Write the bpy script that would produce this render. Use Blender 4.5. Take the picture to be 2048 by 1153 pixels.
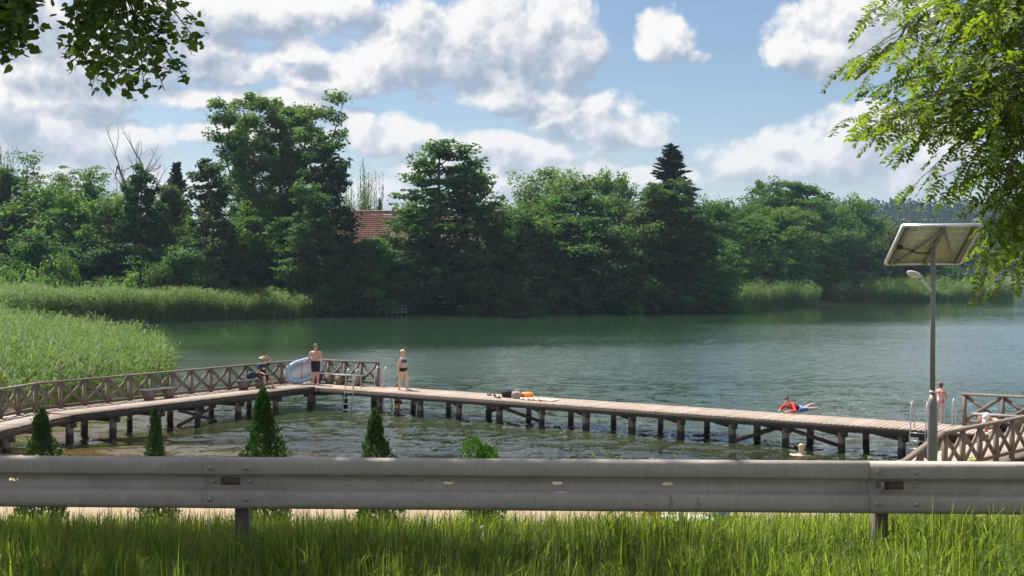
import bpy, bmesh, math, random
import numpy as np
from mathutils import Vector, Matrix

random.seed(7)
RNG = np.random.default_rng(7)
for o in list(bpy.data.objects):
    bpy.data.objects.remove(o, do_unlink=True)
SC = bpy.context.scene
COL = SC.collection

# ------------------------------------------------------------------ camera
F = 2350.0            # focal length in photo pixels (photo 2048 wide)
HZ = 550.0            # horizon row in the photo
CAMZ = 5.7            # camera height above the water (water is z = 0)
cam_d = bpy.data.cameras.new('camera')
cam = bpy.data.objects.new('camera', cam_d)
COL.objects.link(cam)
cam_d.sensor_width = 36.0
cam_d.lens = 36.0 * F / 2048.0
cam_d.clip_start = 0.1
cam_d.clip_end = 6000
cam.location = (0, 0, CAMZ)
cam.rotation_euler = (math.radians(90) - math.atan((576.5 - HZ) / F), 0, 0)
SC.camera = cam

# ------------------------------------------------------------------ sun, exposure
SUN_EL, SUN_AZ = 58.0, -45.0      # azimuth from +Y, positive to the right
sun_d = bpy.data.lights.new('sun', 'SUN')
sun_d.energy = 4.8
sun_d.angle = math.radians(0.53)
sun_d.color = (1.0, 0.955, 0.88)
sun = bpy.data.objects.new('sun', sun_d)
COL.objects.link(sun)
e, a = math.radians(SUN_EL), math.radians(SUN_AZ)
SUNDIR = Vector((math.sin(a) * math.cos(e), math.cos(a) * math.cos(e), math.sin(e)))
sun.rotation_euler = SUNDIR.to_track_quat('Z', 'Y').to_euler()
sun.location = (-20, 10, 60)
SC.view_settings.view_transform = 'Standard'
SC.view_settings.look = 'None'
SC.view_settings.exposure = 1.0
SC.view_settings.gamma = 1.0
SC.cycles.use_adaptive_sampling = True; SC.cycles.adaptive_threshold = 0.03; SC.cycles.max_bounces = 6; SC.cycles.diffuse_bounces = 2; SC.cycles.glossy_bounces = 3; SC.cycles.transmission_bounces = 3; SC.cycles.transparent_max_bounces = 8; SC.cycles.volume_bounces = 0
SC.view_settings.use_curve_mapping = False

# ------------------------------------------------------------------ node expression helper
class S:
    """wraps a node socket so that shader maths reads as python"""
    nt = None
    def __init__(self, k): self.k = k
    def __add__(s, o): return fm('ADD', s, o)
    def __radd__(s, o): return fm('ADD', o, s)
    def __sub__(s, o): return fm('SUBTRACT', s, o)
    def __rsub__(s, o): return fm('SUBTRACT', o, s)
    def __mul__(s, o): return fm('MULTIPLY', s, o)
    def __rmul__(s, o): return fm('MULTIPLY', o, s)
    def __truediv__(s, o): return fm('DIVIDE', s, o)
def put(node, idx, v):
    if isinstance(v, S): S.nt.links.new(v.k, node.inputs[idx])
    elif v is not None: node.inputs[idx].default_value = v
def fm(op, a, b=None, c=None, clamp=False):
    n = S.nt.nodes.new('ShaderNodeMath'); n.operation = op; n.use_clamp = clamp
    put(n, 0, a); put(n, 1, b); put(n, 2, c)
    return S(n.outputs[0])
def fmax(a, b): return fm('MAXIMUM', a, b)
def fmin(a, b): return fm('MINIMUM', a, b)
def sstep(x, lo, hi, t0=0.0, t1=1.0):
    n = S.nt.nodes.new('ShaderNodeMapRange'); n.interpolation_type = 'SMOOTHSTEP'
    put(n, 0, x); put(n, 1, lo); put(n, 2, hi); put(n, 3, t0); put(n, 4, t1)
    return S(n.outputs[0])
def lmap(x, lo, hi, t0=0.0, t1=1.0):
    n = S.nt.nodes.new('ShaderNodeMapRange')
    put(n, 0, x); put(n, 1, lo); put(n, 2, hi); put(n, 3, t0); put(n, 4, t1)
    return S(n.outputs[0])
def noise(vec, scale, detail=4.0, rough=0.5, color=False, dist=0.0):
    n = S.nt.nodes.new('ShaderNodeTexNoise')
    put(n, 'Vector', vec); n.inputs['Scale'].default_value = scale
    n.inputs['Detail'].default_value = detail; n.inputs['Roughness'].default_value = rough
    n.inputs['Distortion'].default_value = dist
    return S(n.outputs['Color' if color else 'Fac'])
def comb(x, y, z):
    n = S.nt.nodes.new('ShaderNodeCombineXYZ'); put(n, 0, x); put(n, 1, y); put(n, 2, z); return S(n.outputs[0])
def sep(v):
    n = S.nt.nodes.new('ShaderNodeSeparateXYZ'); put(n, 0, v); return S(n.outputs[0]), S(n.outputs[1]), S(n.outputs[2])
def vscale(v, s3):
    n = S.nt.nodes.new('ShaderNodeVectorMath'); n.operation = 'MULTIPLY'; put(n, 0, v); n.inputs[1].default_value = s3
    return S(n.outputs[0])
def mixc(f, a, b):
    n = S.nt.nodes.new('ShaderNodeMix'); n.data_type = 'RGBA'
    put(n, 0, f)
    for i, v in ((6, a), (7, b)):
        if isinstance(v, S): S.nt.links.new(v.k, n.inputs[i])
        else: n.inputs[i].default_value = (v[0], v[1], v[2], 1)
    return S(n.outputs[2])
def node(t, **kw):
    n = S.nt.nodes.new(t)
    for k, v in kw.items(): put(n, k.replace('_', ' '), v)
    return n

# ------------------------------------------------------------------ world: sky with cumulus clouds
world = bpy.data.worlds.new('World'); SC.world = world
world.use_nodes = True
S.nt = world.node_tree
S.nt.nodes.clear()
sky = S.nt.nodes.new('ShaderNodeTexSky'); sky.sky_type = 'NISHITA'; sky.sun_disc = False
sky.sun_elevation = e; sky.sun_rotation = a
sky.air_density = 1.0; sky.dust_density = 0.6; sky.ozone_density = 2.6
tc = S.nt.nodes.new('ShaderNodeTexCoord')
D = S(tc.outputs['Generated'])
dx, dy, dz = sep(D)
AZ = fm('ARCTAN2', dx, dy); EL = fm('ARCSINE', dz)
# cumulus: (x, y, half width, height above centre, depth below centre) in photo pixels, turned to angles
CL = [
 (930, 135, 250, 130, 45), (1010, 95, 190, 130, 70), (800, 120, 150, 70, 40), (690, 165, 110, 60, 22), (610, 110, 70, 35, 18),
 (840, 60, 90, 50, 50), (1110, 110, 80, 110, 60),
 (470, 40, 230, 60, 40), (640, 20, 150, 50, 40), (400, 120, 150, 60, 60), (250, 130, 160, 60, 60), (450, 150, 80, 30, 30), (90, 130, 120, 70, 40),
 (80, 265, 170, 95, 60), (190, 285, 110, 50, 50), (300, 290, 95, 55, 40), (430, 275, 60, 32, 26), (10, 215, 90, 50, 60),
 (1345, 90, 70, 68, 36), (1400, 108, 38, 18, 22), (1172, 95, 46, 42, 36),
 (1660, 90, 110, 110, 70), (1760, 60, 120, 120, 90), (1600, 110, 60, 50, 40),
 (1170, 250, 110, 80, 50), (1240, 275, 95, 45, 40), (1110, 240, 60, 50, 40), (1290, 290, 45, 30, 30),
 (720, 265, 110, 60, 45), (820, 270, 120, 40, 40), (590, 215, 75, 38, 40), (950, 285, 100, 35, 35), (880, 320, 140, 30, 30),
 (1480, 330, 110, 48, 50), (1620, 320, 130, 60, 70), (1710, 280, 110, 75, 90), (1850, 330, 130, 80, 70), (1560, 300, 70, 25, 30),
 (560, 300, 120, 40, 50), (200, 350, 170, 45, 60), (40, 60, 140, 80, 60), (300, 40, 160, 60, 70), (180, 200, 170, 40, 40), (420, 200, 110, 26, 30), (1000, 190, 170, 40, 30), (1060, 310, 130, 40, 50),
 (1100, 355, 160, 40, 50), (1300, 370, 130, 30, 50), (780, 375, 70, 45, 50), (350, 385, 120, 30, 40),
]
def voro(vec, scale):
    n = S.nt.nodes.new('ShaderNodeTexVoronoi'); n.feature = 'F1'; put(n, 'Vector', vec); n.inputs['Scale'].default_value = scale
    return S(n.outputs['Distance'])
def vadd(v, k):
    n = S.nt.nodes.new('ShaderNodeVectorMath'); n.operation = 'ADD'
    put(n, 0, v)
    if isinstance(k, S): put(n, 1, k)
    else: n.inputs[1].default_value = k
    return S(n.outputs[0])
def vmul(v, k):
    n = S.nt.nodes.new('ShaderNodeVectorMath'); n.operation = 'SCALE'; put(n, 0, v); n.inputs['Scale'].default_value = k
    return S(n.outputs[0])
wn = noise(D, 6.0, 2.0, 0.5, color=True)
wr, wg, wb = sep(wn)
UU = AZ + (wr - 0.5) * 0.050
VV = EL + (wg - 0.5) * 0.036
DW = vadd(D, vmul(noise(D, 30.0, 3.0, 0.6, color=True), 0.022))
fine = noise(D, 46.0, 6.0, 0.65)
big = noise(D, 2.6, 4.0, 0.5)
out_u = sstep(fm('ABSOLUTE', AZ), 0.44, 0.62)
out_v = sstep(EL, 0.235, 0.34)
OUT = fmax(out_u, out_v)
def cdens(u, v):
    best = None
    for (x, y, rx, up, dn) in CL:
        cu = math.atan((x - 1024) / F); cv = math.atan((HZ - y) / F * math.cos(cu))
        du = (u - cu) * (F / rx); dv = v - cv
        dv = fmax(dv * (F / up), dv * (-F / dn))
        b = 1.0 - (du * du + dv * dv)
        best = b if best is None else fm('SMOOTH_MAX', best, b, 0.4)
    return fmax(best, -1.6)
gen = (big - 0.5) * 9.0 + 0.1
def puff(vec, fn):
    p = 1.0 - (voro(vec, 19.0) * 0.62 + voro(vec, 43.0) * 0.40 + voro(vec, 95.0) * 0.24 + voro(vec, 210.0) * 0.12)
    return p * 1.7 - 0.52 + (fn - 0.5) * 1.1
def dens(b, p): return b * (1.0 - OUT) + gen * OUT + p
OFF = (-0.009, 0.0, 0.013)
D0 = dens(cdens(UU, VV), puff(DW, fine))
D1 = dens(cdens(UU - 0.008, VV + 0.013), puff(vadd(DW, OFF), fine))
alpha = sstep(D0, -0.32, 0.46)
thick = sstep(D1, 0.0, 1.45)
light = fm('ADD', (D0 - D1) * 0.85, 0.60, clamp=True)
lumf = fm('MULTIPLY', light, 1.0 - thick * 0.62, clamp=True)
lumf = lmap(lumf + (fine - 0.5) * 0.22, 0.06, 0.92)
ccol = mixc(lumf, (0.40, 0.475, 0.60), (1.0, 0.985, 0.975))
haze_f = sstep(EL, 0.0, 0.17, 0.62, 0.0)
# thin high veil
veil = sstep(noise(vscale(D, (3.0, 3.0, 14.0)), 2.0, 5.0, 0.55), 0.48, 0.78) * 0.26
bg_sky = S.nt.nodes.new('ShaderNodeBackground'); S.nt.links.new(sky.outputs[0], bg_sky.inputs[0]); bg_sky.inputs[1].default_value = 0.055
bg_cl = S.nt.nodes.new('ShaderNodeBackground'); put(bg_cl, 0, mixc(haze_f, ccol, (0.70, 0.75, 0.83))); bg_cl.inputs[1].default_value = 0.49
bg_veil = S.nt.nodes.new('ShaderNodeBackground'); bg_veil.inputs[0].default_value = (0.72, 0.78, 0.87, 1); bg_veil.inputs[1].default_value = 0.47
m1 = S.nt.nodes.new('ShaderNodeMixShader'); put(m1, 0, fmax(veil, haze_f * 0.75))
S.nt.links.new(bg_sky.outputs[0], m1.inputs[1]); S.nt.links.new(bg_veil.outputs[0], m1.inputs[2])
m2 = S.nt.nodes.new('ShaderNodeMixShader'); put(m2, 0, alpha)
S.nt.links.new(m1.outputs[0], m2.inputs[1]); S.nt.links.new(bg_cl.outputs[0], m2.inputs[2])
wo = S.nt.nodes.new('ShaderNodeOutputWorld'); S.nt.links.new(m2.outputs[0], wo.inputs[0])
world.cycles.sampling_method = 'MANUAL'; world.cycles.sample_map_resolution = 512

# ------------------------------------------------------------------ materials
MATS = {}
def newmat(name):
    m = bpy.data.materials.new(name); m.use_nodes = True
    S.nt = m.node_tree; S.nt.nodes.clear()
    MATS[name] = m
    return m
def outp(sh, disp=None):
    o = S.nt.nodes.new('ShaderNodeOutputMaterial'); S.nt.links.new(sh, o.inputs[0])
def principled(color, rough=0.6, metal=0.0, spec=0.5, normal=None):
    p = S.nt.nodes.new('ShaderNodeBsdfPrincipled')
    if isinstance(color, S): S.nt.links.new(color.k, p.inputs['Base Color'])
    else: p.inputs['Base Color'].default_value = (*color, 1)
    put(p, 'Roughness', rough); p.inputs['Metallic'].default_value = metal
    p.inputs['Specular IOR Level'].default_value = spec
    if normal is not None: S.nt.links.new(normal.k, p.inputs['Normal'])
    return p
def bump(h, dist, strength=1.0):
    b = S.nt.nodes.new('ShaderNodeBump'); b.inputs['Strength'].default_value = strength; b.inputs['Distance'].default_value = dist
    put(b, 'Height', h); return S(b.outputs[0])
def objco(): return S(S.nt.nodes.new('ShaderNodeTexCoord').outputs['Object'])
def worldco(): return S(S.nt.nodes.new('ShaderNodeNewGeometry').outputs['Position'])
def island(): return S(S.nt.nodes.new('ShaderNodeNewGeometry').outputs['Random Per Island'])
def objrand(): return S(S.nt.nodes.new('ShaderNodeObjectInfo').outputs['Random'])

def plain(name, c, rough=0.6, metal=0.0, spec=0.4, var=0.12, scale=9.0, bmp=0.0):
    newmat(name)
    n = noise(objco(), scale, 5, 0.6)
    f = lmap(n, 0.3, 0.7)
    col = mixc(f, tuple(x * (1 - var) for x in c), tuple(min(1, x * (1 + var)) for x in c))
    nm = bump(n, bmp) if bmp else None
    outp(principled(col, rough, metal, spec, nm).outputs[0])

def leafmat(name, dark, light, trans=0.4, vary=0.25, tcol=None, rough=0.5):
    newmat(name)
    r = island(); ob = objrand()
    c = mixc(r, dark, light)
    hsv = S.nt.nodes.new('ShaderNodeHueSaturation')
    put(hsv, 'Hue', lmap(ob, 0, 1, 0.5 - 0.018 * vary * 4, 0.5 + 0.018 * vary * 4))
    put(hsv, 'Saturation', lmap(fm('FRACT', ob * 7.31), 0, 1, 0.82, 1.1))
    put(hsv, 'Value', lmap(fm('FRACT', ob * 13.7), 0, 1, 1 - vary, 1 + vary))
    S.nt.links.new(c.k, hsv.inputs['Color'])
    cc = S(hsv.outputs[0])
    p = principled(cc, rough + 0.1, 0, 0.16)
    t = S.nt.nodes.new('ShaderNodeBsdfTranslucent')
    g = S.nt.nodes.new('ShaderNodeMix'); g.data_type = 'RGBA'; g.blend_type = 'MULTIPLY'; g.inputs[0].default_value = 1.0
    S.nt.links.new(cc.k, g.inputs[6]); g.inputs[7].default_value = (*(tcol or (1.7, 2.1, 0.85)), 1)
    S.nt.links.new(g.outputs[2], t.inputs[0])
    mx = S.nt.nodes.new('ShaderNodeMixShader'); mx.inputs[0].default_value = trans
    S.nt.links.new(p.outputs[0], mx.inputs[1]); S.nt.links.new(t.outputs[0], mx.inputs[2])
    outp(mx.outputs[0])

leafmat('leaf_alder', (0.036, 0.074, 0.024), (0.078, 0.134, 0.042), 0.46)
leafmat('leaf_round', (0.048, 0.094, 0.026), (0.100, 0.164, 0.046), 0.48)
leafmat('leaf_light', (0.060, 0.108, 0.026), (0.112, 0.172, 0.044), 0.38)
leafmat('leaf_poplar', (0.060, 0.104, 0.028), (0.120, 0.176, 0.056), 0.40, 0.10)
leafmat('leaf_dark', (0.026, 0.054, 0.022), (0.054, 0.094, 0.036), 0.38)
leafmat('leaf_spruce', (0.016, 0.034, 0.020), (0.030, 0.056, 0.032), 0.12, 0.15)
leafmat('leaf_willow', (0.062, 0.094, 0.030), (0.100, 0.142, 0.048), 0.36, 0.1)
leafmat('leaf_bush', (0.066, 0.118, 0.030), (0.140, 0.205, 0.054), 0.42, 0.25)
leafmat('leaf_brown', (0.085, 0.062, 0.034), (0.13, 0.096, 0.05), 0.25)
leafmat('leaf_thuja', (0.022, 0.052, 0.014), (0.046, 0.098, 0.024), 0.22, 0.12)
leafmat('leaf_thuja_bright', (0.034, 0.090, 0.014), (0.072, 0.150, 0.026), 0.30, 0.05)
leafmat('leaf_linden', (0.034, 0.062, 0.018), (0.072, 0.116, 0.030), 0.50, 0.05, (2.4, 2.6, 0.5))
leafmat('leaf_robinia', (0.050, 0.108, 0.014), (0.130, 0.195, 0.028), 0.52, 0.05, (2.2, 2.0, 0.45))
leafmat('leaf_reed', (0.040, 0.076, 0.016), (0.140, 0.178, 0.048), 0.40, 0.08)
leafmat('leaf_reed_far', (0.066, 0.100, 0.038), (0.135, 0.172, 0.070), 0.44, 0.08)
leafmat('grass', (0.056, 0.108, 0.022), (0.210, 0.262, 0.075), 0.58, 0.02, (1.9, 1.9, 0.5))
leafmat('grass_dry', (0.20, 0.17, 0.075), (0.30, 0.26, 0.12), 0.3, 0.02, (1.2, 1.1, 0.8))
leafmat('leaf_far', (0.020, 0.040, 0.020), (0.042, 0.066, 0.030), 0.2)
plain('bark', (0.085, 0.070, 0.055), 0.9, var=0.3, scale=6, bmp=0.03)
plain('bark_dead', (0.20, 0.175, 0.15), 0.85, var=0.2, scale=6)
plain('petal', (0.80, 0.78, 0.70), 0.6, var=0.05)
plain('petal_yellow', (0.75, 0.55, 0.05), 0.6, var=0.1)

def woodmat(name, a, b, wet=None, rough=0.75):
    newmat(name)
    oc = objco(); n = noise(vscale(oc, (1.0, 1.0, 1.0)), 5.0, 6, 0.65)
    g = noise(vscale(worldco(), (1.0, 1.0, 1.0)), 1.3, 3, 0.5)
    fi = noise(vscale(worldco(), (9.0, 9.0, 2.0)), 4.0, 5, 0.7)
    r = objrand()
    f = fm('ADD', lmap(n, 0.3, 0.7, 0, 0.35), r * 0.45 + (g - 0.5) * 0.5 + (fi - 0.5) * 0.5, clamp=True)
    col = mixc(f, a, b)
    rg = rough
    if wet is not None:
        z = sep(worldco())[2] + (g - 0.5) * 0.12
        wf = sstep(z, wet, wet + 0.10, 1.0, 0.0)
        col = mixc(wf, col, (0.022, 0.022, 0.016))
        rg = lmap(wf, 0, 1, rough, 0.3)
    outp(principled(col, rg, 0, 0.3, bump(fi, 0.006)).outputs[0])
woodmat('deck_wood', (0.29, 0.222, 0.178), (0.47, 0.385, 0.318))
woodmat('rail_wood', (0.150, 0.112, 0.088), (0.250, 0.196, 0.160))
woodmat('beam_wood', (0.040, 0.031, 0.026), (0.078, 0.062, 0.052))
woodmat('pile_wood', (0.135, 0.105, 0.088), (0.26, 0.21, 0.18), wet=0.22)
woodmat('grey_wood', (0.22, 0.20, 0.185), (0.34, 0.31, 0.29))

# galvanised steel
def steel(name, c, rough, dirt=0.0, metal=0.45):
    newmat(name)
    w = worldco()
    n = noise(w, 26.0, 6, 0.65); m = noise(vscale(w, (1.2, 1.2, 5.0)), 2.2, 5, 0.6)
    st = noise(vscale(w, (14.0, 14.0, 0.8)), 2.0, 4, 0.6)
    f = fm('ADD', (n - 0.5) * 0.7, (m - 0.5) * 1.3 + (st - 0.5) * 1.0 + 0.5, clamp=True)
    col = mixc(f, tuple(x * 0.80 for x in c), tuple(x * 1.20 for x in c))
    if dirt:
        d = sstep(noise(vscale(w, (3.0, 3.0, 7.0)), 3.0, 6, 0.7), 0.55, 0.75) * dirt
        col = mixc(d, col, (0.13, 0.095, 0.065))
    outp(principled(col, lmap(n, 0.2, 0.8, rough - 0.08, rough + 0.1), metal, 0.4, bump(n, 0.0012)).outputs[0])
steel('galv', (0.360, 0.312, 0.272), 0.66, 0.28, 0.12)
steel('post_steel', (0.115, 0.098, 0.086), 0.7, 0.4, 0.1)
steel('pole_steel', (0.25, 0.245, 0.235), 0.55, 0.4, 0.3)
steel('ladder_steel', (0.48, 0.49, 0.50), 0.3)
steel('bolt_steel', (0.33, 0.30, 0.28), 0.5, 0.4)
plain('rusty_plate', (0.13, 0.095, 0.08), 0.75, 0.3, var=0.3, scale=40)
plain('white_paint', (0.78, 0.78, 0.77), 0.35, var=0.04)
plain('black_rubber', (0.02, 0.02, 0.02), 0.5)
plain('panel_frame', (0.70, 0.70, 0.70), 0.35, 0.6, var=0.05)
plain('panel_back', (0.60, 0.52, 0.44), 0.6, var=0.05)
plain('panel_line', (0.85, 0.80, 0.72), 0.6, var=0.04)
plain('panel_cell', (0.02, 0.03, 0.07), 0.15)
plain('lamp_glass', (0.75, 0.77, 0.80), 0.15)
plain('skin_fair', (0.66, 0.42, 0.31), 0.5, var=0.06)
plain('skin_tan', (0.52, 0.29, 0.20), 0.5, var=0.06)
plain('skin_red', (0.62, 0.33, 0.24), 0.5, var=0.06)
plain('hair_blond', (0.62, 0.49, 0.27), 0.55, var=0.2, scale=60)
plain('hair_brown', (0.055, 0.032, 0.02), 0.5, var=0.3, scale=60)
plain('hair_grey', (0.24, 0.20, 0.16), 0.6, var=0.2, scale=60)
plain('hair_red_brown', (0.13, 0.05, 0.028), 0.5, var=0.3, scale=60)
plain('cloth_black', (0.014, 0.014, 0.018), 0.8)
plain('cloth_navy', (0.022, 0.028, 0.060), 0.8)
plain('cloth_slate', (0.075, 0.095, 0.16), 0.8)
plain('cloth_red', (0.62, 0.045, 0.035), 0.7)
plain('cloth_pink', (0.72, 0.045, 0.17), 0.6)
plain('cloth_blue', (0.10, 0.14, 0.50), 0.7)
plain('cloth_white', (0.78, 0.78, 0.78), 0.7, var=0.04)
plain('cloth_orange', (0.78, 0.24, 0.03), 0.65)
plain('cloth_cream', (0.66, 0.60, 0.48), 0.8)
plain('cloth_yellow', (0.75, 0.58, 0.06), 0.7)
plain('straw', (0.42, 0.30, 0.15), 0.8, var=0.2, scale=40)
plain('boat_blue', (0.36, 0.54, 0.70), 0.35, var=0.05)
plain('boat_white', (0.74, 0.77, 0.80), 0.35, var=0.04)
plain('boat_floor', (0.74, 0.73, 0.76), 0.45, var=0.05)
plain('plaster', (0.50, 0.44, 0.36), 0.85, var=0.12, scale=1.5)
plain('window_glass', (0.03, 0.04, 0.05), 0.08)
plain('rug', (0.50, 0.30, 0.27), 0.85, var=0.25, scale=25)

newmat('roof_tile')
w = worldco()
rr = noise(w, 1.1, 6, 0.7); r2 = noise(vscale(w, (1, 1, 3)), 3.5, 4, 0.7)
c = mixc(lmap(rr, 0.35, 0.65), (0.19, 0.080, 0.056), (0.30, 0.135, 0.095))
c = mixc(sstep(r2, 0.5, 0.72) * 0.6, c, (0.12, 0.06, 0.045))
outp(principled(c, 0.8, 0, 0.3).outputs[0])

def stripes(name, ca, cb, scale):
    newmat(name)
    x, y, z = sep(objco())
    f = sstep(fm('FRACT', (x + z * 0.4) * scale), 0.45, 0.55)
    outp(principled(mixc(f, ca, cb), 0.8, 0, 0.3).outputs[0])
stripes('cloth_stripe', (0.11, 0.08, 0.085), (0.55, 0.42, 0.40), 14.0)
stripes('cloth_floral', (0.14, 0.20, 0.62), (0.70, 0.72, 0.80), 11.0)
stripes('towel_stripe', (0.66, 0.22, 0.16), (0.72, 0.66, 0.58), 5.0)

# ground: sand by the water, soil and moss elsewhere
newmat('ground')
w = worldco(); wx, wy, wz = sep(w)
n1 = noise(w, 0.6, 6, 0.6); n2 = noise(w, 9.0, 6, 0.65); n3 = noise(w, 60.0, 3, 0.6)
sand = mixc(lmap(n2, 0.3, 0.7), (0.27, 0.195, 0.125), (0.40, 0.305, 0.205))
sand = mixc(sstep(n3, 0.55, 0.75) * 0.35, sand, (0.30, 0.225, 0.15))
soil = mixc(lmap(n2, 0.3, 0.7), (0.055, 0.060, 0.024), (0.095, 0.105, 0.040))
fs = sstep(wz + (n1 - 0.5) * 0.7, 0.75, 1.05, 1.0, 0.0) * sstep(wy, 55.0, 62.0, 1.0, 0.0)
gc = mixc(fs, soil, sand)
wet = sstep(wz + (n1 - 0.5) * 0.1, 0.02, 0.16, 1.0, 0.0)
gc = mixc(wet * 0.6, gc, (0.17, 0.125, 0.075))
outp(principled(gc, 0.9, 0, 0.2, bump(n2, 0.03)).outputs[0])

# lake water
newmat('water')
w = worldco(); wx, wy, wz = sep(w)
dist = fm('SQRT', wx * wx + wy * wy)
calm = sstep(noise(vscale(w, (0.45, 1.0, 1.0)), 0.030, 3.0, 0.5), 0.36, 0.60, 0.55, 1.15)
wn1 = noise(vscale(w, (0.5, 1.0, 1.0)), 0.022, 3.0, 0.5)
wind = sstep(wx * 0.85 - wy + 90.0 + (wn1 - 0.5) * 120.0, -42.0, 22.0)
amp = calm * lmap(wind, 0.0, 1.0, 0.24, 1.0)
# slopes of the ripples, three sizes; independent of the distance to the viewer
def slope(vec, sc, det): return sep(noise(vec, sc, det, 0.55, color=True))
s1 = slope(vscale(w, (0.5, 1.0, 1.0)), 0.9, 2.0); s2 = slope(vscale(w, (0.65, 1.0, 1.0)), 2.9, 2.0); s3 = slope(w, 9.0, 1.0)
k1 = sstep(wy, 50.0, 66.0, 0.06, 0.26)
SX = ((s1[0] - 0.5) * k1 + (s2[0] - 0.5) * 0.55 + (s3[0] - 0.5) * 0.42) * amp * 0.65
SY = ((s1[1] - 0.5) * k1 + (s2[1] - 0.5) * 0.60 + (s3[1] - 0.5) * 0.42) * amp
def vnorm(v):
    n = S.nt.nodes.new('ShaderNodeVectorMath'); n.operation = 'NORMALIZE'; put(n, 0, v); return S(n.outputs[0])
NRM = vnorm(vadd(S(S.nt.nodes.new('ShaderNodeNewGeometry').outputs['Normal']), comb(SX, SY, 0.0)))
fr = S.nt.nodes.new('ShaderNodeFresnel'); fr.inputs['IOR'].default_value = 1.333; S.nt.links.new(NRM.k, fr.inputs['Normal'])
gl = S.nt.nodes.new('ShaderNodeBsdfGlossy'); put(gl, 'Roughness', lmap(wind * sstep(wy, 46.0, 70.0), 0.0, 1.0, 0.045, 0.175)); gl.inputs['Color'].default_value = (0.98, 0.98, 0.98, 1)
S.nt.links.new(NRM.k, gl.inputs['Normal'])
df = S.nt.nodes.new('ShaderNodeBsdfDiffuse')
put(df, 'Color', mixc(sstep(dist, 36, 75), (0.030, 0.038, 0.017), (0.023, 0.050, 0.024)))
tr = S.nt.nodes.new('ShaderNodeBsdfTransparent'); tr.inputs[0].default_value = (0.62, 0.60, 0.40, 1)
body = S.nt.nodes.new('ShaderNodeMixShader')
att = S.nt.nodes.new('ShaderNodeAttribute'); att.attribute_name = 'depth'
put(body, 0, sstep(S(att.outputs['Fac']), 0.05, 1.05, 0.15, 1.0))
S.nt.links.new(tr.outputs[0], body.inputs[1]); S.nt.links.new(df.outputs[0], body.inputs[2])
wm = S.nt.nodes.new('ShaderNodeMixShader'); S.nt.links.new(fr.outputs[0], wm.inputs[0])
S.nt.links.new(body.outputs[0], wm.inputs[1]); S.nt.links.new(gl.outputs[0], wm.inputs[2])
outp(wm.outputs[0])
# ------------------------------------------------------------------ geometry helpers
def V3(*a): return np.array(a, float)
def unit(v):
    v = np.asarray(v, float); return v / (np.linalg.norm(v) + 1e-12)
def mesh_np(name, verts, faces, smooth=False):
    """verts (n,3); faces: list of (m,k) int arrays"""
    me = bpy.data.meshes.new(name)
    verts = np.asarray(verts, np.float32)
    me.vertices.add(len(verts)); me.vertices.foreach_set('co', verts.ravel())
    faces = [np.asarray(f, np.int32) for f in faces if len(f)]
    L = sum(f.size for f in faces); P = sum(len(f) for f in faces)
    me.loops.add(L); me.loops.foreach_set('vertex_index', np.concatenate([f.ravel() for f in faces]))
    starts = []; s = 0
    for f in faces:
        k = f.shape[1]; starts.append(s + np.arange(len(f)) * k); s += f.size
    me.polygons.add(P); me.polygons.foreach_set('loop_start', np.concatenate(starts).astype(np.int32))
    if smooth: me.polygons.foreach_set('use_smooth', np.ones(P, bool))
    me.update(calc_edges=True)
    return me
LOC = {}      # world location of each root
def thing(name, label, cat, loc, group=None, rotz=0.0):
    o = bpy.data.objects.new(name, None); COL.objects.link(o)
    o.empty_display_size = 0.2
    o.location = loc; o.rotation_euler = (0, 0, rotz)
    o['label'] = label; o['category'] = cat
    if group: o['group'] = group
    LOC[o.name] = np.array(loc, float)
    return o
def tag(o, label, cat, group=None):
    o['label'] = label; o['category'] = cat
    if group: o['group'] = group
def rootloc(p):
    while p.parent is not None: p = p.parent
    return LOC.get(p.name, np.zeros(3))
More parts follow.
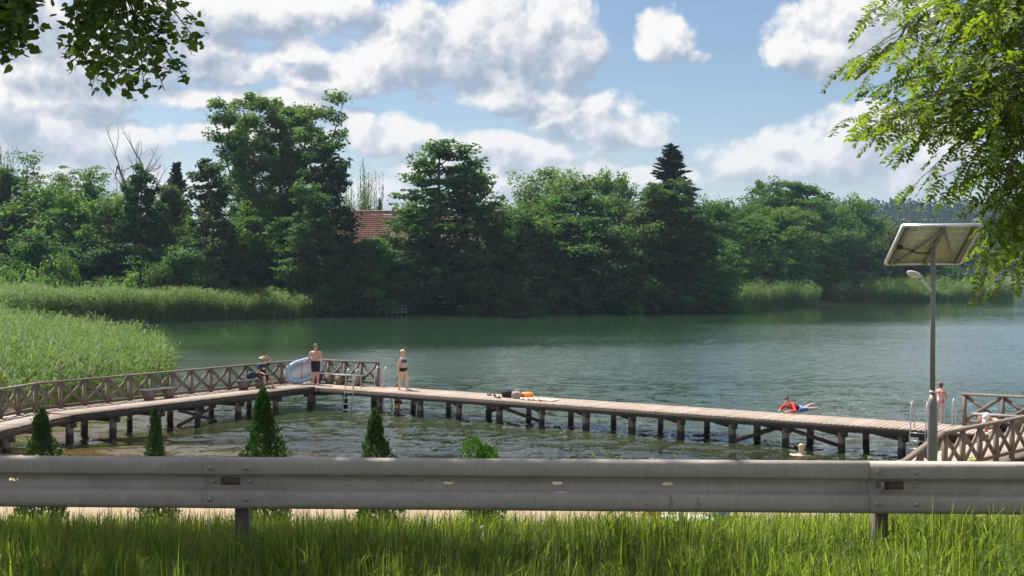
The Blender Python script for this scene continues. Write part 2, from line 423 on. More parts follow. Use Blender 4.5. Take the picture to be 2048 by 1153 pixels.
class GB:
    def __init__(s): s.v = []; s.f = {}; s.n = 0
    def add(s, verts, faces):
        verts = np.asarray(verts, float)
        for f in faces:
            f = np.asarray(f, int)
            if f.ndim == 1: f = f[None]
            if len(f): s.f.setdefault(f.shape[1], []).append(f + s.n)
        s.v.append(verts); s.n += len(verts)
    def hexa(s, c):   # 8 corners: bottom 4 (ccw), top 4
        s.add(c, [[[0, 3, 2, 1], [4, 5, 6, 7], [0, 1, 5, 4], [1, 2, 6, 5], [2, 3, 7, 6], [3, 0, 4, 7]]])
    def beam(s, p0, p1, w, h, up=(0, 0, 1), w1=None, h1=None):
        p0 = np.asarray(p0, float); p1 = np.asarray(p1, float)
        d = unit(p1 - p0); up = np.asarray(up, float)
        if abs(d @ up) > 0.98: up = V3(0, 1, 0)
        sd = unit(np.cross(d, up)); u = np.cross(sd, d)
        w1 = w if w1 is None else w1; h1 = h if h1 is None else h1
        c = []
        for (p, a, b) in ((p0, w, h), (p1, w1, h1)):
            c += [p - sd * a / 2 - u * b / 2, p + sd * a / 2 - u * b / 2, p + sd * a / 2 + u * b / 2, p - sd * a / 2 + u * b / 2]
        s.hexa(c)
    def box(s, c, size):
        x, y, z = np.asarray(size, float) / 2; c = np.asarray(c, float)
        s.hexa([c + V3(i, j, k) for k in (-z, z) for (i, j) in ((-x, -y), (x, -y), (x, y), (-x, y))])
    def tube(s, pts, rad, sides=8, cap=True):
        pts = np.asarray(pts, float); n = len(pts)
        rad = np.full(n, rad) if np.isscalar(rad) else np.asarray(rad, float)
        tan = np.gradient(pts, axis=0); tan /= np.linalg.norm(tan, axis=1)[:, None] + 1e-12
        ref = V3(0, 0, 1) if abs(tan[0][2]) < 0.9 else V3(1, 0, 0)
        u = unit(np.cross(tan[0], ref)); rings = []
        ang = np.arange(sides) * 2 * np.pi / sides
        for i in range(n):
            u = unit(u - tan[i] * (u @ tan[i])); w = np.cross(tan[i], u)
            rings.append(pts[i] + rad[i] * (np.cos(ang)[:, None] * u + np.sin(ang)[:, None] * w))
        a = np.arange(n - 1)[:, None] * sides + np.arange(sides)[None]
        b = np.arange(n - 1)[:, None] * sides + (np.arange(sides)[None] + 1) % sides
        q = np.stack([a, b, b + sides, a + sides], -1).reshape(-1, 4)
        fs = [q]
        if cap: fs += [np.arange(sides)[None, ::-1], (np.arange(sides) + (n - 1) * sides)[None]]
        s.add(np.concatenate(rings), fs)
    def sphere(s, c, r, seg=12, rings=8, M=None):
        r = np.full(3, r) if np.isscalar(r) else np.asarray(r, float)
        th = np.pi * np.arange(1, rings) / rings; ph = 2 * np.pi * np.arange(seg) / seg
        p = np.stack([np.sin(th)[:, None] * np.cos(ph), np.sin(th)[:, None] * np.sin(ph), np.cos(th)[:, None] + 0 * ph], -1).reshape(-1, 3)
        p = np.concatenate([p, [[0, 0, 1], [0, 0, -1]]]) * r
        if M is not None: p = p @ np.asarray(M).T
        k = rings - 1; a = np.arange(k - 1)[:, None] * seg + np.arange(seg); b = np.arange(k - 1)[:, None] * seg + (np.arange(seg) + 1) % seg
        q = np.stack([a, a + seg, b + seg, b], -1).reshape(-1, 4)
        t1 = np.stack([np.full(seg, k * seg), np.arange(seg), (np.arange(seg) + 1) % seg], -1)
        l = (k - 1) * seg
        t2 = np.stack([np.full(seg, k * seg + 1), l + (np.arange(seg) + 1) % seg, l + np.arange(seg)], -1)
        s.add(p + np.asarray(c, float), [q, t1, t2])
    def cone(s, p0, p1, r0, r1, sides=12): s.tube([p0, p1], [r0, r1], sides)
    def prism(s, poly, ext):
        poly = np.asarray(poly, float); n = len(poly); ext = np.asarray(ext, float)
        i = np.arange(n); j = (i + 1) % n
        s.add(np.concatenate([poly, poly + ext]), [i[None, ::-1], (i + n)[None], np.stack([i, j, j + n, i + n], -1)])
    def build(s, name, mat, parent=None, smooth=False, loc=None, local=False):
        v = np.concatenate(s.v)
        if parent is not None and not local: v = v - rootloc(parent)
        if parent is None and loc is not None: v = v - np.asarray(loc, float)
        me = mesh_np(name, v, [np.concatenate(f) for f in s.f.values()], smooth)
        return link(name, me, mat, parent, loc)
def link(name, me, mat, parent=None, loc=None):
    if mat is not None and len(me.materials) == 0: me.materials.append(MATS[mat])
    o = bpy.data.objects.new(name, me); COL.objects.link(o)
    if parent is not None: o.parent = parent
    elif loc is not None: o.location = loc; LOC[o.name] = np.array(loc, float)
    return o
def gp(px, py, z=0.0):
    """point of the plane z that the photo shows at pixel (px, py)"""
    y = (CAMZ - z) * F / (py - HZ); return V3((px - 1024) / F * y, y, z)
def at(px, py, y): return V3((px - 1024) / F * y, y, CAMZ - (py - HZ) / F * y)

# ------------------------------------------------------------------ terrain
LAKE = np.array([(-17.2, 38.6), (-20, 46), (-23, 56), (-30, 75), (-42, 100), (-52, 121), (-47, 140), (-38, 152), (-31, 161), (-16, 169.5),
    (10, 173.5), (27, 175), (36, 190), (57, 220), (80, 243), (112, 268), (116, 280), (104, 330), (120, 500), (190, 730), (300, 752), (600, 780), (900, 700),
    (900, 300), (400, 80), (60, 27), (30, 27), (16, 29), (10, 29.3), (5, 30), (0, 31), (-8, 33), (-14.6, 37.2)], float)
def lake_sd(P):
    """distance to the lake shore, negative inside the water"""
    A = LAKE; B = np.roll(LAKE, -1, 0)
    best = np.full(len(P), 1e9); ins = np.zeros(len(P), bool)
    for a_, b_ in zip(A, B):
        ab = b_ - a_; t = np.clip(((P - a_) @ ab) / (ab @ ab), 0, 1)
        best = np.minimum(best, np.linalg.norm(P - (a_ + t[:, None] * ab), axis=1))
        c = (a_[1] > P[:, 1]) != (b_[1] > P[:, 1])
        xi = (b_[0] - a_[0]) * (P[:, 1] - a_[1]) / (b_[1] - a_[1] + 1e-12) + a_[0]
        ins ^= c & (P[:, 0] < xi)
    return np.where(ins, -best, best)
def terr(P):
    P = np.asarray(P, float).reshape(-1, 2)
    d = lake_sd(P); x, y = P[:, 0], P[:, 1]
    near = np.minimum(np.interp(y, [-500, 7.15, 7.7, 11, 20, 24, 28, 60], [3.85, 3.85, 3.70, 2.98, 1.00, 0.55, 0.42, 0.40]),
                      np.interp(d, [0, 1.5, 5, 9, 30], [0.0, 0.17, 0.5, 1.6, 9]))
    far = np.interp(d, [0, 1, 4, 15, 60, 300], [0.0, 0.3, 0.6, 1.2, 2.5, 6])
    k = np.clip((y - 42) / 12, 0, 1)
    k = np.maximum(k, np.clip((np.abs(x) - 70) / 40, 0, 1) * np.clip((y - 20) / 20, 0, 1))
    z = near * (1 - k) + far * k
    hill = np.interp(y, [735, 760, 960, 1200, 1900], [0, 3, 46, 52, 52]) * np.clip((x - 60) / 150, 0.25, 1)
    z = z + np.where((y > 700) & (d > 0), hill, 0)
    bed = -np.interp(-d, [0, 1.5, 6, 14, 40], [0, 0.10, 0.45, 1.3, 2.2])
    return np.where(d < 0, bed, z)
def hgt1(x, y): return float(terr([[x, y]])[0])
def lines(segs):
    out = []
    for a_, b_, st in segs: out += list(np.arange(a_, b_, st))
    return np.array(out + [segs[-1][1]])
gx = lines([(-1500, -200, 100), (-200, -60, 10), (-60, -26, 2), (-26, 26, 0.7), (26, 60, 2), (60, 130, 5), (130, 500, 18), (500, 1500, 100)])
gy = lines([(-150, 0, 15), (0, 6, 1.5), (6, 12, 0.35), (12, 44, 0.7), (44, 130, 3), (130, 290, 4), (290, 700, 25), (700, 1000, 20), (1000, 1900, 90)])
X, Y = np.meshgrid(gx, gy); Pg = np.stack([X.ravel(), Y.ravel()], -1)
Z = terr(Pg)
Z = Z + np.where((Pg[:, 1] > 9) & (Pg[:, 1] < 40), 0.05 * np.sin(Pg[:, 0] * 1.7 + np.sin(Pg[:, 1] * 1.3) * 2) * np.sin(Pg[:, 1] * 1.1 + Pg[:, 0] * .4), 0) * np.clip(Z * 3, 0, 1)
nx, ny = len(gx), len(gy)
i = (np.arange(ny - 1)[:, None] * nx + np.arange(nx - 1)[None]).ravel()
g = link('ground', mesh_np('ground', np.column_stack([Pg, Z]), [np.stack([i, i + 1, i + nx + 1, i + nx], -1)], True), 'ground')
g['kind'] = 'structure'
# water sheet, with the depth of the bed below stored per vertex
wxs = lines([(-200, -60, 14), (-60, -26, 2), (-26, 26, 0.17), (26, 60, 2), (60, 950, 40)])
wys = lines([(20, 28, 0.8), (28, 66, 0.11), (66, 130, 4), (130, 300, 8), (300, 900, 60)])
X, Y = np.meshgrid(wxs, wys); Pw = np.stack([X.ravel(), Y.ravel()], -1)
nx, ny = len(wxs), len(wys)
i = (np.arange(ny - 1)[:, None] * nx + np.arange(nx - 1)[None]).ravel()
wr_ = np.random.default_rng(77); Zw = np.zeros(len(Pw))
for k in range(34):
    lam = 0.42 * (1.075 ** k) ; lam = min(lam, 3.2); th_ = math.radians(90) + wr_.normal() * .55; kx, ky = math.cos(th_) * 6.283 / lam, math.sin(th_) * 6.283 / lam
    sv = np.sin(kx * Pw[:, 0] + ky * Pw[:, 1] + wr_.random() * 6.283 + .6 * np.sin(Pw[:, 0] * .31 + k) + .5 * np.sin(Pw[:, 1] * .23 + 2 * k))
    Zw += .0072 * lam ** .85 * sv * (.55 + .45 * np.sin(Pw[:, 0] * .19 + k * 1.7) * np.sin(Pw[:, 1] * .17 + k * 2.3))
dsh = np.clip(-lake_sd(Pw) / 2.0, 0, 1)
Zw *= np.interp(Pw[:, 1], [28, 30, 52, 66], [.6, 1, .85, 0]) * np.interp(np.abs(Pw[:, 0]), [22, 26], [1, 0]) * (.3 + .7 * dsh)
me = mesh_np('lake_water', np.column_stack([Pw, Zw]), [np.stack([i, i + 1, i + nx + 1, i + nx], -1)], True)
at_ = me.attributes.new('depth', 'FLOAT', 'POINT'); at_.data.foreach_set('value', np.maximum(0, -terr(Pw)).astype(np.float32))
wt = link('water', me, 'water'); wt['kind'] = 'structure'

# ------------------------------------------------------------------ pier
DZ = 0.90
C0 = V3(-8.4, 50.1, 0)
ER = V3(0.837, -0.548, 0); ER = unit(ER)
EL_ = V3(-0.548, -0.837, 0); EL_ = unit(EL_)
PW = 1.9
def pr(t, w, z=0.0): return C0 + ER * t - EL_ * w + V3(0, 0, z)      # right run: t along, w from front edge to back
def pl(t, w, z=0.0): return C0 + EL_ * t - ER * w + V3(0, 0, z)      # left run
def tpx(fn, px, w):
    k = (px - 1024) / F; a0 = fn(0, w); a1 = fn(1, w) - a0
    return (k * a0[1] - a0[0]) / (a1[0] - k * a1[1])
TR_END = 33.0
TL_END = 12.1
pier = thing('wooden_pier', 'long L-shaped wooden bathing pier on round piles in the lake', 'pier', (C0[0], C0[1], 0))
def frame_mat(o, ax, ay, az, p):
    r = rootloc(o.parent) if o.parent else np.zeros(3)
    M = Matrix(((ax[0], ay[0], az[0], p[0] - r[0]), (ax[1], ay[1], az[1], p[1] - r[1]), (ax[2], ay[2], az[2], p[2] - r[2]), (0, 0, 0, 1)))
    o.matrix_local = M
PLW = 0.175
gb = GB()
gb.hexa([V3(x, y, z) for z in (-0.045, 0) for (x, y) in ((-PLW / 2 + .005, 0), (PLW / 2 - .005, 0), (PLW / 2 - .005, PW + .06), (-PLW / 2 + .005, PW + .06))])
plank_me = mesh_np('plank', np.concatenate(gb.v), [np.concatenate(f) for f in gb.f.values()]); plank_me.materials.append(MATS['deck_wood'])
def plank(parent, p, along, across, me=plank_me):
    o = bpy.data.objects.new('plank', me); COL.objects.link(o); o.parent = parent
    j = random.uniform(-.022, .022); zz = random.uniform(-.004, .004)
    frame_mat(o, along, across, np.cross(along, across), p + across * j + V3(0, 0, zz))
    return o
ACR = -EL_
n_r = int(TR_END / PLW)
for k in range(n_r): plank(pier, pr((k + .5) * PLW, -.03, DZ), ER, ACR)
n_l = int((TL_END + PW) / PLW)
for k in range(n_l):
    t = -PW + (k + .5) * PLW
    plank(pier, pl(t, PW + .03 if t > 0 else PW + .03, DZ + (0.0)), -EL_ * 1.0, ER) if t > 0 else None
# corner square boards (run on from the right run)
for k in range(int(PW / PLW) + 1): plank(pier, pr(-(k + .5) * PLW, -.03, DZ), ER, ACR)
# root of the left run, bent towards the beach
KB = pl(TL_END, 0); KD = unit(V3(-0.185, -0.983, 0)); KN = V3(-KD[1], KD[0], 0)   # KN points to the deck's front side
if KN[0] < 0: KN = -KN
def pk(t, w, z=0.0):  # w measured from the front (right) edge to the back
    return KB + KD * t - KN * w + V3(0, 0, z)
KLEN = 5.2
n_k = int(KLEN / PLW)
for k in range(n_k):
    o = plank(pier, pk((k + .5) * PLW, PW + .03, DZ - 0.02), -KD, KN)
gw = GB(); gw.prism([pl(TL_END + .02, -.02, DZ - .06), pl(TL_END + .02, PW + .02, DZ - .06), pk(0.02, PW + .02, DZ - .06)], (0, 0, .05)); gw.build('wedge_board', 'deck_wood', pier)
# stringers
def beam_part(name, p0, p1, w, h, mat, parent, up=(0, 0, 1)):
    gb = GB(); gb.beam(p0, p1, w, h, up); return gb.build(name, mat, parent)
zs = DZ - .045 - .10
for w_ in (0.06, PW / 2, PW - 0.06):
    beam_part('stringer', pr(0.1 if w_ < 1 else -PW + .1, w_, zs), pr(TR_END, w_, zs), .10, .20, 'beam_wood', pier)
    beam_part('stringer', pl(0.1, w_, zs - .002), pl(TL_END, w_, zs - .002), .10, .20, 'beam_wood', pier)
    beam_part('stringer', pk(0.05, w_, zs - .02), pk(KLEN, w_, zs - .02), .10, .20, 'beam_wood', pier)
# piles with cross beams
def pile(p, parent=pier, top=DZ - .245):
    gb = GB(); zb = min(-0.6, hgt1(p[0], p[1]) - .5); r = random.uniform(.105, .135)
    lean = V3(random.uniform(-.02, .02), random.uniform(-.02, .02), 0)
    zsq = np.array([zb, -.1, .25, top - .12, top]); rr_ = r * np.array([1.08, 1.06, 1.02, 1.0, .97])
    gb.tube([p * V3(1, 1, 0) + V3(0, 0, z) + lean * (top - z) for z in zsq], rr_, 12)
    return gb.build('pile', 'pile_wood', parent, True)
front = [620, 760, 840, 918, 999, 1084, 1173, 1264, 1362, 1465, 1572, 1684, 1805, 1938]
back = [690, 748, 827, 897, 978, 1058, 1142, 1228, 1322, 1415, 1515, 1622, 1733, 1846]
zc = DZ - .245 - .09
for fpx, bpx in zip(front, back):
    tf = tpx(pr, fpx, .22); tb = tpx(pr, bpx, PW - .22)
    pf, pb = pr(tf, .22), pr(tb, PW - .22)
    pile(pf, top=DZ - .25); pile(pb, top=DZ - .25)
    d = unit(pb - pf)
    if np.linalg.norm(pb - pf) > 2.8: d = -EL_; pb = pf + d * (PW - .44)
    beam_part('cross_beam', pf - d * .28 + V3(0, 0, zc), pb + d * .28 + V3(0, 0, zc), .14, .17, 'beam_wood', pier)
fl = [551, 476, 395, 315, 225, 138]; bl = [562, 488, 411, 328, 244, 159]
for fpx, bpx in zip(fl, bl):
    tf = tpx(pl, fpx, .22)
    pf, pb = pl(tf, .22), pl(tf + .1, PW - .22)
    pile(pf); pile(pb); d = unit(pb - pf)
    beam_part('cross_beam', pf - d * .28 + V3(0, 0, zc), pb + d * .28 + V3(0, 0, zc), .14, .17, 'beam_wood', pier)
for t in (1.4, 3.3):
    pf, pb = pk(t, .22), pk(t, PW - .22); pile(pf, top=DZ - .27); pile(pb, top=DZ - .27); d = unit(pb - pf)
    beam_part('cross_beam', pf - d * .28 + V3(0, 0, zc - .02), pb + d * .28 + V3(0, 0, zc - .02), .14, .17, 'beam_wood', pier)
pile(pl(-PW + .3, PW - .3)); 
# diagonal braces under the deck
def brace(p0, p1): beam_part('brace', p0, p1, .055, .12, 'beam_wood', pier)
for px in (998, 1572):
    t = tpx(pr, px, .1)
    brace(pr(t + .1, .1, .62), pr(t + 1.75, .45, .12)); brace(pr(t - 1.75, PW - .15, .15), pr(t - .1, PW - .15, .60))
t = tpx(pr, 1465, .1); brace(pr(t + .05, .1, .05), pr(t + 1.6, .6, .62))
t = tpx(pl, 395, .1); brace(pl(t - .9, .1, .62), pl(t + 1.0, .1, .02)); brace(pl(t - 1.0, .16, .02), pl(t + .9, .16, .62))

# railings: posts, crosses, top and bottom rail
def railing(parent, pts, zbase, ztop=1.04, step=1.0, name='railing', endpost=True):
    """pts: polyline of 3-d points along the deck edge (z is the deck)"""
    gb = GB(); rail = None
    for a_, b_ in zip(pts[:-1], pts[1:]):
        d = unit(b_ - a_)
        gb.beam(a_ - d * .06 + V3(0, 0, ztop - .035), b_ + d * .06 + V3(0, 0, ztop - .035), .15, .07)
    rail = gb.build(name, 'rail_wood', parent)
    for a_, b_ in zip(pts[:-1], pts[1:]):
        L = np.linalg.norm((b_ - a_)); n = max(1, round(L / step)); d = (b_ - a_) / n
        beam_part('bottom_rail', a_ + V3(0, 0, .14), b_ + V3(0, 0, .14), .06, .09, 'rail_wood', rail)
        for k in range(n + 1):
            if k == n and not (endpost and b_ is pts[-1]): continue
            p = a_ + d * k
            gb = GB(); gb.beam(p + V3(0, 0, -.16), p + V3(0, 0, ztop - .07), .11, .11, up=unit(d)); gb.build('post', 'rail_wood', rail)
        sd = unit(np.cross(d, V3(0, 0, 1)))
        for k in range(n):
            p, q = a_ + d * k, a_ + d * (k + 1); u = unit(d)
            lo, hi = V3(0, 0, .20), V3(0, 0, ztop - .11)
            beam_part('diagonal', p + u * .05 + lo + sd * .022, q - u * .05 + hi + sd * .022, .042, .112, 'rail_wood', rail)
            beam_part('diagonal', p + u * .05 + hi - sd * .022, q - u * .05 + lo - sd * .022, .042, .112, 'rail_wood', rail)
    return rail
corner = C0 - ER * (PW - .07) - EL_ * (PW - .07) + V3(0, 0, DZ)
kback = pl(tpx(pl, 70, PW - .07), PW - .07, DZ)
kend = kback + KD * 5.0 - V3(0, 0, .02)
railing(pier, [kend, kback, corner], DZ)
re = pr(tpx(pr, 756, PW - .07), PW - .07, DZ)
railing(pier, [corner + ER * .0 , re], DZ, step=.98)
r0 = pr(tpx(pr, 1930, PW - .07), PW - .07, DZ); r1 = pr(TR_END - .1, PW - .07, DZ)
railing(pier, [r0, r1], DZ, step=1.06)

# right gangway down to the beach
G0 = V3(10.4, 28.2, DZ); G1 = V3(13.65, 31.3, DZ)
GD = unit(G1 - G0); GN = V3(-GD[1], GD[0], 0)     # GN to the far left side, where its deck lies
Lg = 9.4
gang = thing('wooden_gangway', 'wooden gangway with cross-braced railing leading from the beach to the pier', 'gangway', (G0[0], G0[1], 0))
GE = G0 + GD * Lg
ngp = int(Lg / PLW)
for k in range(ngp): plank(gang, G0 + GD * (k + .5) * PLW + V3(0, 0, -.03), GD, GN)
B0_ = G0 - GD * 2.25; zb = hgt1(B0_[0], B0_[1])
for k in range(12):
    f = (k + .5) / 12.0; p = G0 - GD * (k + .5) * PLW * 1.07; p[2] = DZ - .03 - f * (DZ - .03 - zb - .06)
    plank(gang, p, GD, GN)
for w_ in (.1, PW - .1):
    beam_part('stringer', G0 + GN * w_ + V3(0, 0, -.18), GE + GN * w_ + V3(0, 0, -.18), .1, .2, 'beam_wood', gang)
    beam_part('stringer', V3(B0_[0], B0_[1], zb - .02) + GN * w_, G0 + GN * w_ + V3(0, 0, -.16), .1, .14, 'beam_wood', gang)
for t in (0.3, 2.6, 4.9, 7.2):
    for w_ in (.2, PW - .2): pile(G0 + GD * t + GN * w_, gang, DZ - .28)
sl = V3(B0_[0], B0_[1], zb + .05)
railing(gang, [G0 + GD * 0.0, GE], DZ, step=.98)
railing(gang, [sl, G0 - GD * .12], DZ, step=1.05, endpost=False)

# benches: plank seat on two tapering pedestals
def bench(c, d, n, label, L=1.65):
    """c: point on the deck under the seat middle, d: along the seat, n: across"""
    b = thing('bench', label, 'bench', tuple(c), 'plank benches along the pier railing')
    gb = GB(); gb.hexa([c + d * x + n * y + V3(0, 0, z) for z in (.40, .455) for (x, y) in ((-L / 2, -.17), (L / 2, -.17), (L / 2, .17), (-L / 2, .17))]); gb.build('seat', 'grey_wood', b)
    for s_ in (-1, 1):
        m = c + d * s_ * L * .29
        gb = GB(); gb.hexa([m + d * x + n * y + V3(0, 0, z) for z, hw in ((0.0, .10), (.40, .25)) for (x, y) in ((-hw, -.14), (hw, -.14), (hw, .14), (-hw, .14))]); gb.build('pedestal', 'rail_wood', b)
    return b
def bl_at(px): return pl(tpx(pl, px, PW - .42), PW - .42, DZ + .005)
bench(bl_at(317), EL_, ER, 'empty plank bench by the railing near the reeds')
B2 = bl_at(503); bench(B2, EL_, ER, 'plank bench by the railing with a dark bag and the seated person')
bench(pr(-.95, PW - .36, DZ + .005), ER, -EL_, 'plank bench in the pier corner behind the man and the inflatable boat', 1.3)
bench(pr(tpx(pr, 697, PW - .42), PW - .42, DZ + .005), ER, -EL_, 'plank bench behind the steel ladder at the pier corner')
bench(pr(tpx(pr, 2003, PW - .42), PW - .42, DZ + .005), ER, -EL_, 'plank bench at the right railing beside the person in a white cap')

# steel ladders with looped handles
def ladder(p, along, outw, label, drop=1.15, width=.46, lean=.22, rungs=5, h=.86):
    """p: point on the deck edge; outw: unit vector away from the deck"""
    L = thing('pier_ladder', label, 'ladder', tuple(p), 'steel ladders on the pier edge')
    for s_ in (-1, 1):
        q = p + along * s_ * width / 2
        pts = []
        for (o_, z) in ((lean + .02, -drop), (.06, 0), (.02, .35), (-.04, h * .78), (-.10, h * .93), (-.19, h), (-.28, h * .94), (-.34, h * .8), (-.42, .35), (-.44, -.01)):
            pts.append(q + outw * o_ + V3(0, 0, z))
        gb = GB(); gb.tube(pts, .021, 8); gb.build('side_rail', 'ladder_steel', L, True)
    for k in range(rungs):
        z = -.10 - k * .24; o_ = .06 + (lean - .04) * (-z / drop)
        gb = GB(); gb.beam(p - along * width / 2 + outw * o_ + V3(0, 0, z), p + along * width / 2 + outw * o_ + V3(0, 0, z), .05, .025); gb.build('rung', 'ladder_steel', L)
    return L
ladder(pr(tpx(pr, 700, -.03), -.03, DZ), ER, EL_, 'steel ladder with looped handles at the pier corner, front edge', rungs=5)
LB = pr(tpx(pr, 770, PW + .03), PW + .03, DZ); ladder(LB, ER, -EL_, 'steel ladder handles at the end of the railing beside the walking woman')
ladder(pr(tpx(pr, 1838, -.03), -.03, DZ), ER, EL_, 'steel ladder with looped handle left of the lamp pole')
LG = pr(tpx(pr, 1897, PW + .03), PW + .03, DZ); ladder(LG, ER, -EL_, 'steel ladder handles on the far edge beside the girl in pink')

# ------------------------------------------------------------------ guardrail
GRZ = 4.60
ra, rb = V3(-3.11, 7.14, 0), V3(3.01, 6.91, 0)
RD = unit(rb - ra); RN = V3(RD[1], -RD[0], 0)        # RN towards the camera
if RN[1] > 0: RN = -RN
def rx_of(px):
    k = (px - 1024) / F; return (k * ra[1] - ra[0]) / (RD[0] - k * RD[1])
rail = thing('guardrail', 'grey galvanised road guardrail crossing the foreground above the grass', 'guardrail', (0, 7.03, 3.85))
# W-beam section: (out towards camera, down from the top)
PROF = [(-.028, .020), (-.010, .004), (.014, .000), (.036, .005), (.048, .016), (.052, .030), (.052, .090), (.047, .099), (.000, .110), (-.006, .117), (-.006, .186), (.000, .193),
        (.047, .206), (.052, .216), (.052, .276), (.047, .291), (.034, .303), (.012, .309), (-.012, .305), (-.03, .29)]
s0, s1 = rx_of(410), rx_of(1737)
def beam_piece(sa, sb, off, slots):
    """one W-beam; slots are centres (s) of the oval holes in its recess"""
    cuts = sorted(set([sa, sb] + [c + dd for c in slots for dd in (-.032, -.022, .022, .032)]))
    P = PROF[:]; rows = []
    h0, h1 = .137, .156
    Pn = P[:10] + [(-.006, h0), (-.006, h1)] + P[10:]
    gb = GB(); verts = []
    for s_ in cuts:
        for (o_, dn) in Pn: verts.append(ra + RD * s_ + RN * (o_ + off) + V3(0, 0, GRZ - dn))
    m = len(Pn); fs = []
    for j in range(len(cuts) - 1):
        mid = (cuts[j] + cuts[j + 1]) / 2
        hole = any(abs(mid - c) < .0315 for c in slots)
        for q in range(m - 1):
            if q == 10 and hole:
                continue
            fs.append([j * m + q, (j + 1) * m + q, (j + 1) * m + q + 1, j * m + q + 1])
    gb.add(verts, [fs])
    # rounded ends of the holes
    for c in slots:
        for sg in (-1, 1):
            for (za, zb_) in ((h0, h0 + .006), (h1 - .006, h1)):
                xo = c + sg * .032; xi = c + sg * .022; zo = h0 if za == h0 else h1
                tri = [ra + RD * xo + RN * (off - .006) + V3(0, 0, GRZ - zo), ra + RD * xi + RN * (off - .006) + V3(0, 0, GRZ - zo), ra + RD * xo + RN * (off - .006) + V3(0, 0, GRZ - (za + zb_) / 2 - (.004 if zo == h0 else -.004))]
                gb.add(tri, [[[0, 1, 2]]])
    o = gb.build('beam', 'galv', rail)
    md = o.modifiers.new('thickness', 'SOLIDIFY'); md.thickness = .003; md.offset = 0
    return o
def slots_for(s_start): return [s_start + f_ for f_ in (rx_of(897) - s0, rx_of(1115) - s0, rx_of(1335) - s0)]
span = s1 - s0
# each beam runs 0.30 m under the end of the next one
beam_piece(s0 - span - .02, s0 + .30, -.004, slots_for(s0 - span))
beam_piece(s0, s1 + .30, 0.0, slots_for(s0))
beam_piece(s1, s1 + span, .004, slots_for(s1))
def bolt(s_, dn, off, r=.0145):
    p = ra + RD * s_ + RN * off + V3(0, 0, GRZ - dn)
    gb = GB()
    ring = []
    for (rr_, hh) in ((1.0, 0.0), (.95, .004), (.7, .0085), (.3, .0105), (0.02, .011)): ring.append((rr_ * r, hh))
    gb.tube([p + RN * h_ for _, h_ in ring], [q for q, _ in ring], 14)
    gb.build('bolt', 'bolt_steel', rail, True)
for k, (sj, offj) in enumerate(((s0, 0.0), (s1, .004))):
    for ds in (.038, .258) if k == 0 else (.038, .268):
        for dn in (.060, .247): bolt(sj + ds, dn, .0525 + offj)
        bolt(sj + ds + .008, .147, -.005 + offj, .017)
    gb = GB(); pc = ra + RD * (sj + .150) + RN * (-.003 + offj) + V3(0, 0, GRZ - .147); gb.beam(pc - RD * .058, pc + RD * .058, .006, .044); gb.build('washer_plate', 'rusty_plate', rail)
# tilted reflector disc on the right joint
pc = ra + RD * (s1 + .080) + RN * .030 + V3(0, 0, GRZ - .150)
gb = GB(); axd = unit(RD * .93 + RN * .38); gb.tube([pc - axd * .006, pc - axd * .005, pc + axd * .005, pc + axd * .006], [.032, .036, .036, .032], 18); gb.build('reflector_disc', 'bolt_steel', rail, True)
# posts (open channel) with spacer
for px in (475, 1770):
    s_ = rx_of(px); p = ra + RD * s_
    gb = GB(); zb_ = 3.3; zt_ = GRZ - .03
    gb.box(((p - RN * .06)[0], (p - RN * .06)[1], (zb_ + zt_) / 2), (.070, .006, zt_ - zb_))
    for sx in (-1, 1):
        c = p - RN * .11 + RD * sx * .0345; gb.box((c[0], c[1], (zb_ + zt_) / 2), (.006, .096, zt_ - zb_))
        c = p - RN * .16 + RD * sx * .024; gb.box((c[0], c[1], (zb_ + zt_) / 2), (.02, .006, zt_ - zb_))
    gb.build('post', 'post_steel', rail)
    gb = GB(); c = p - RN * .031; gb.box((c[0], c[1], GRZ - .15), (.06, .05, .10)); gb.build('spacer', 'galv', rail)

# ------------------------------------------------------------------ solar street lamp
LY = 17.0
lb = at(1866, 900, LY); LX = lb[0]; LZ = hgt1(LX, LY)
def lz(py): return CAMZ - (py - HZ) / F * LY
lamp = thing('solar_street_lamp', 'grey steel street lamp pole with a tilted solar panel on top', 'street lamp', (LX, LY, LZ))
gb = GB(); gb.tube([V3(LX, LY, z) for z in (LZ - .3, lz(810), lz(803), lz(790))], [.070, .070, .066, .040], 20); gb.build('base_tube', 'pole_steel', lamp, True)
gb = GB(); gb.tube([V3(LX, LY, z) for z in (lz(792), lz(478))], [.037, .034], 16); po = gb.build('pole', 'pole_steel', lamp, True)
gb = GB(); gb.tube([V3(LX, LY, z) for z in (lz(786), lz(782))], [.043, .043], 16); gb.build('clamp_band', 'white_paint', lamp, True)
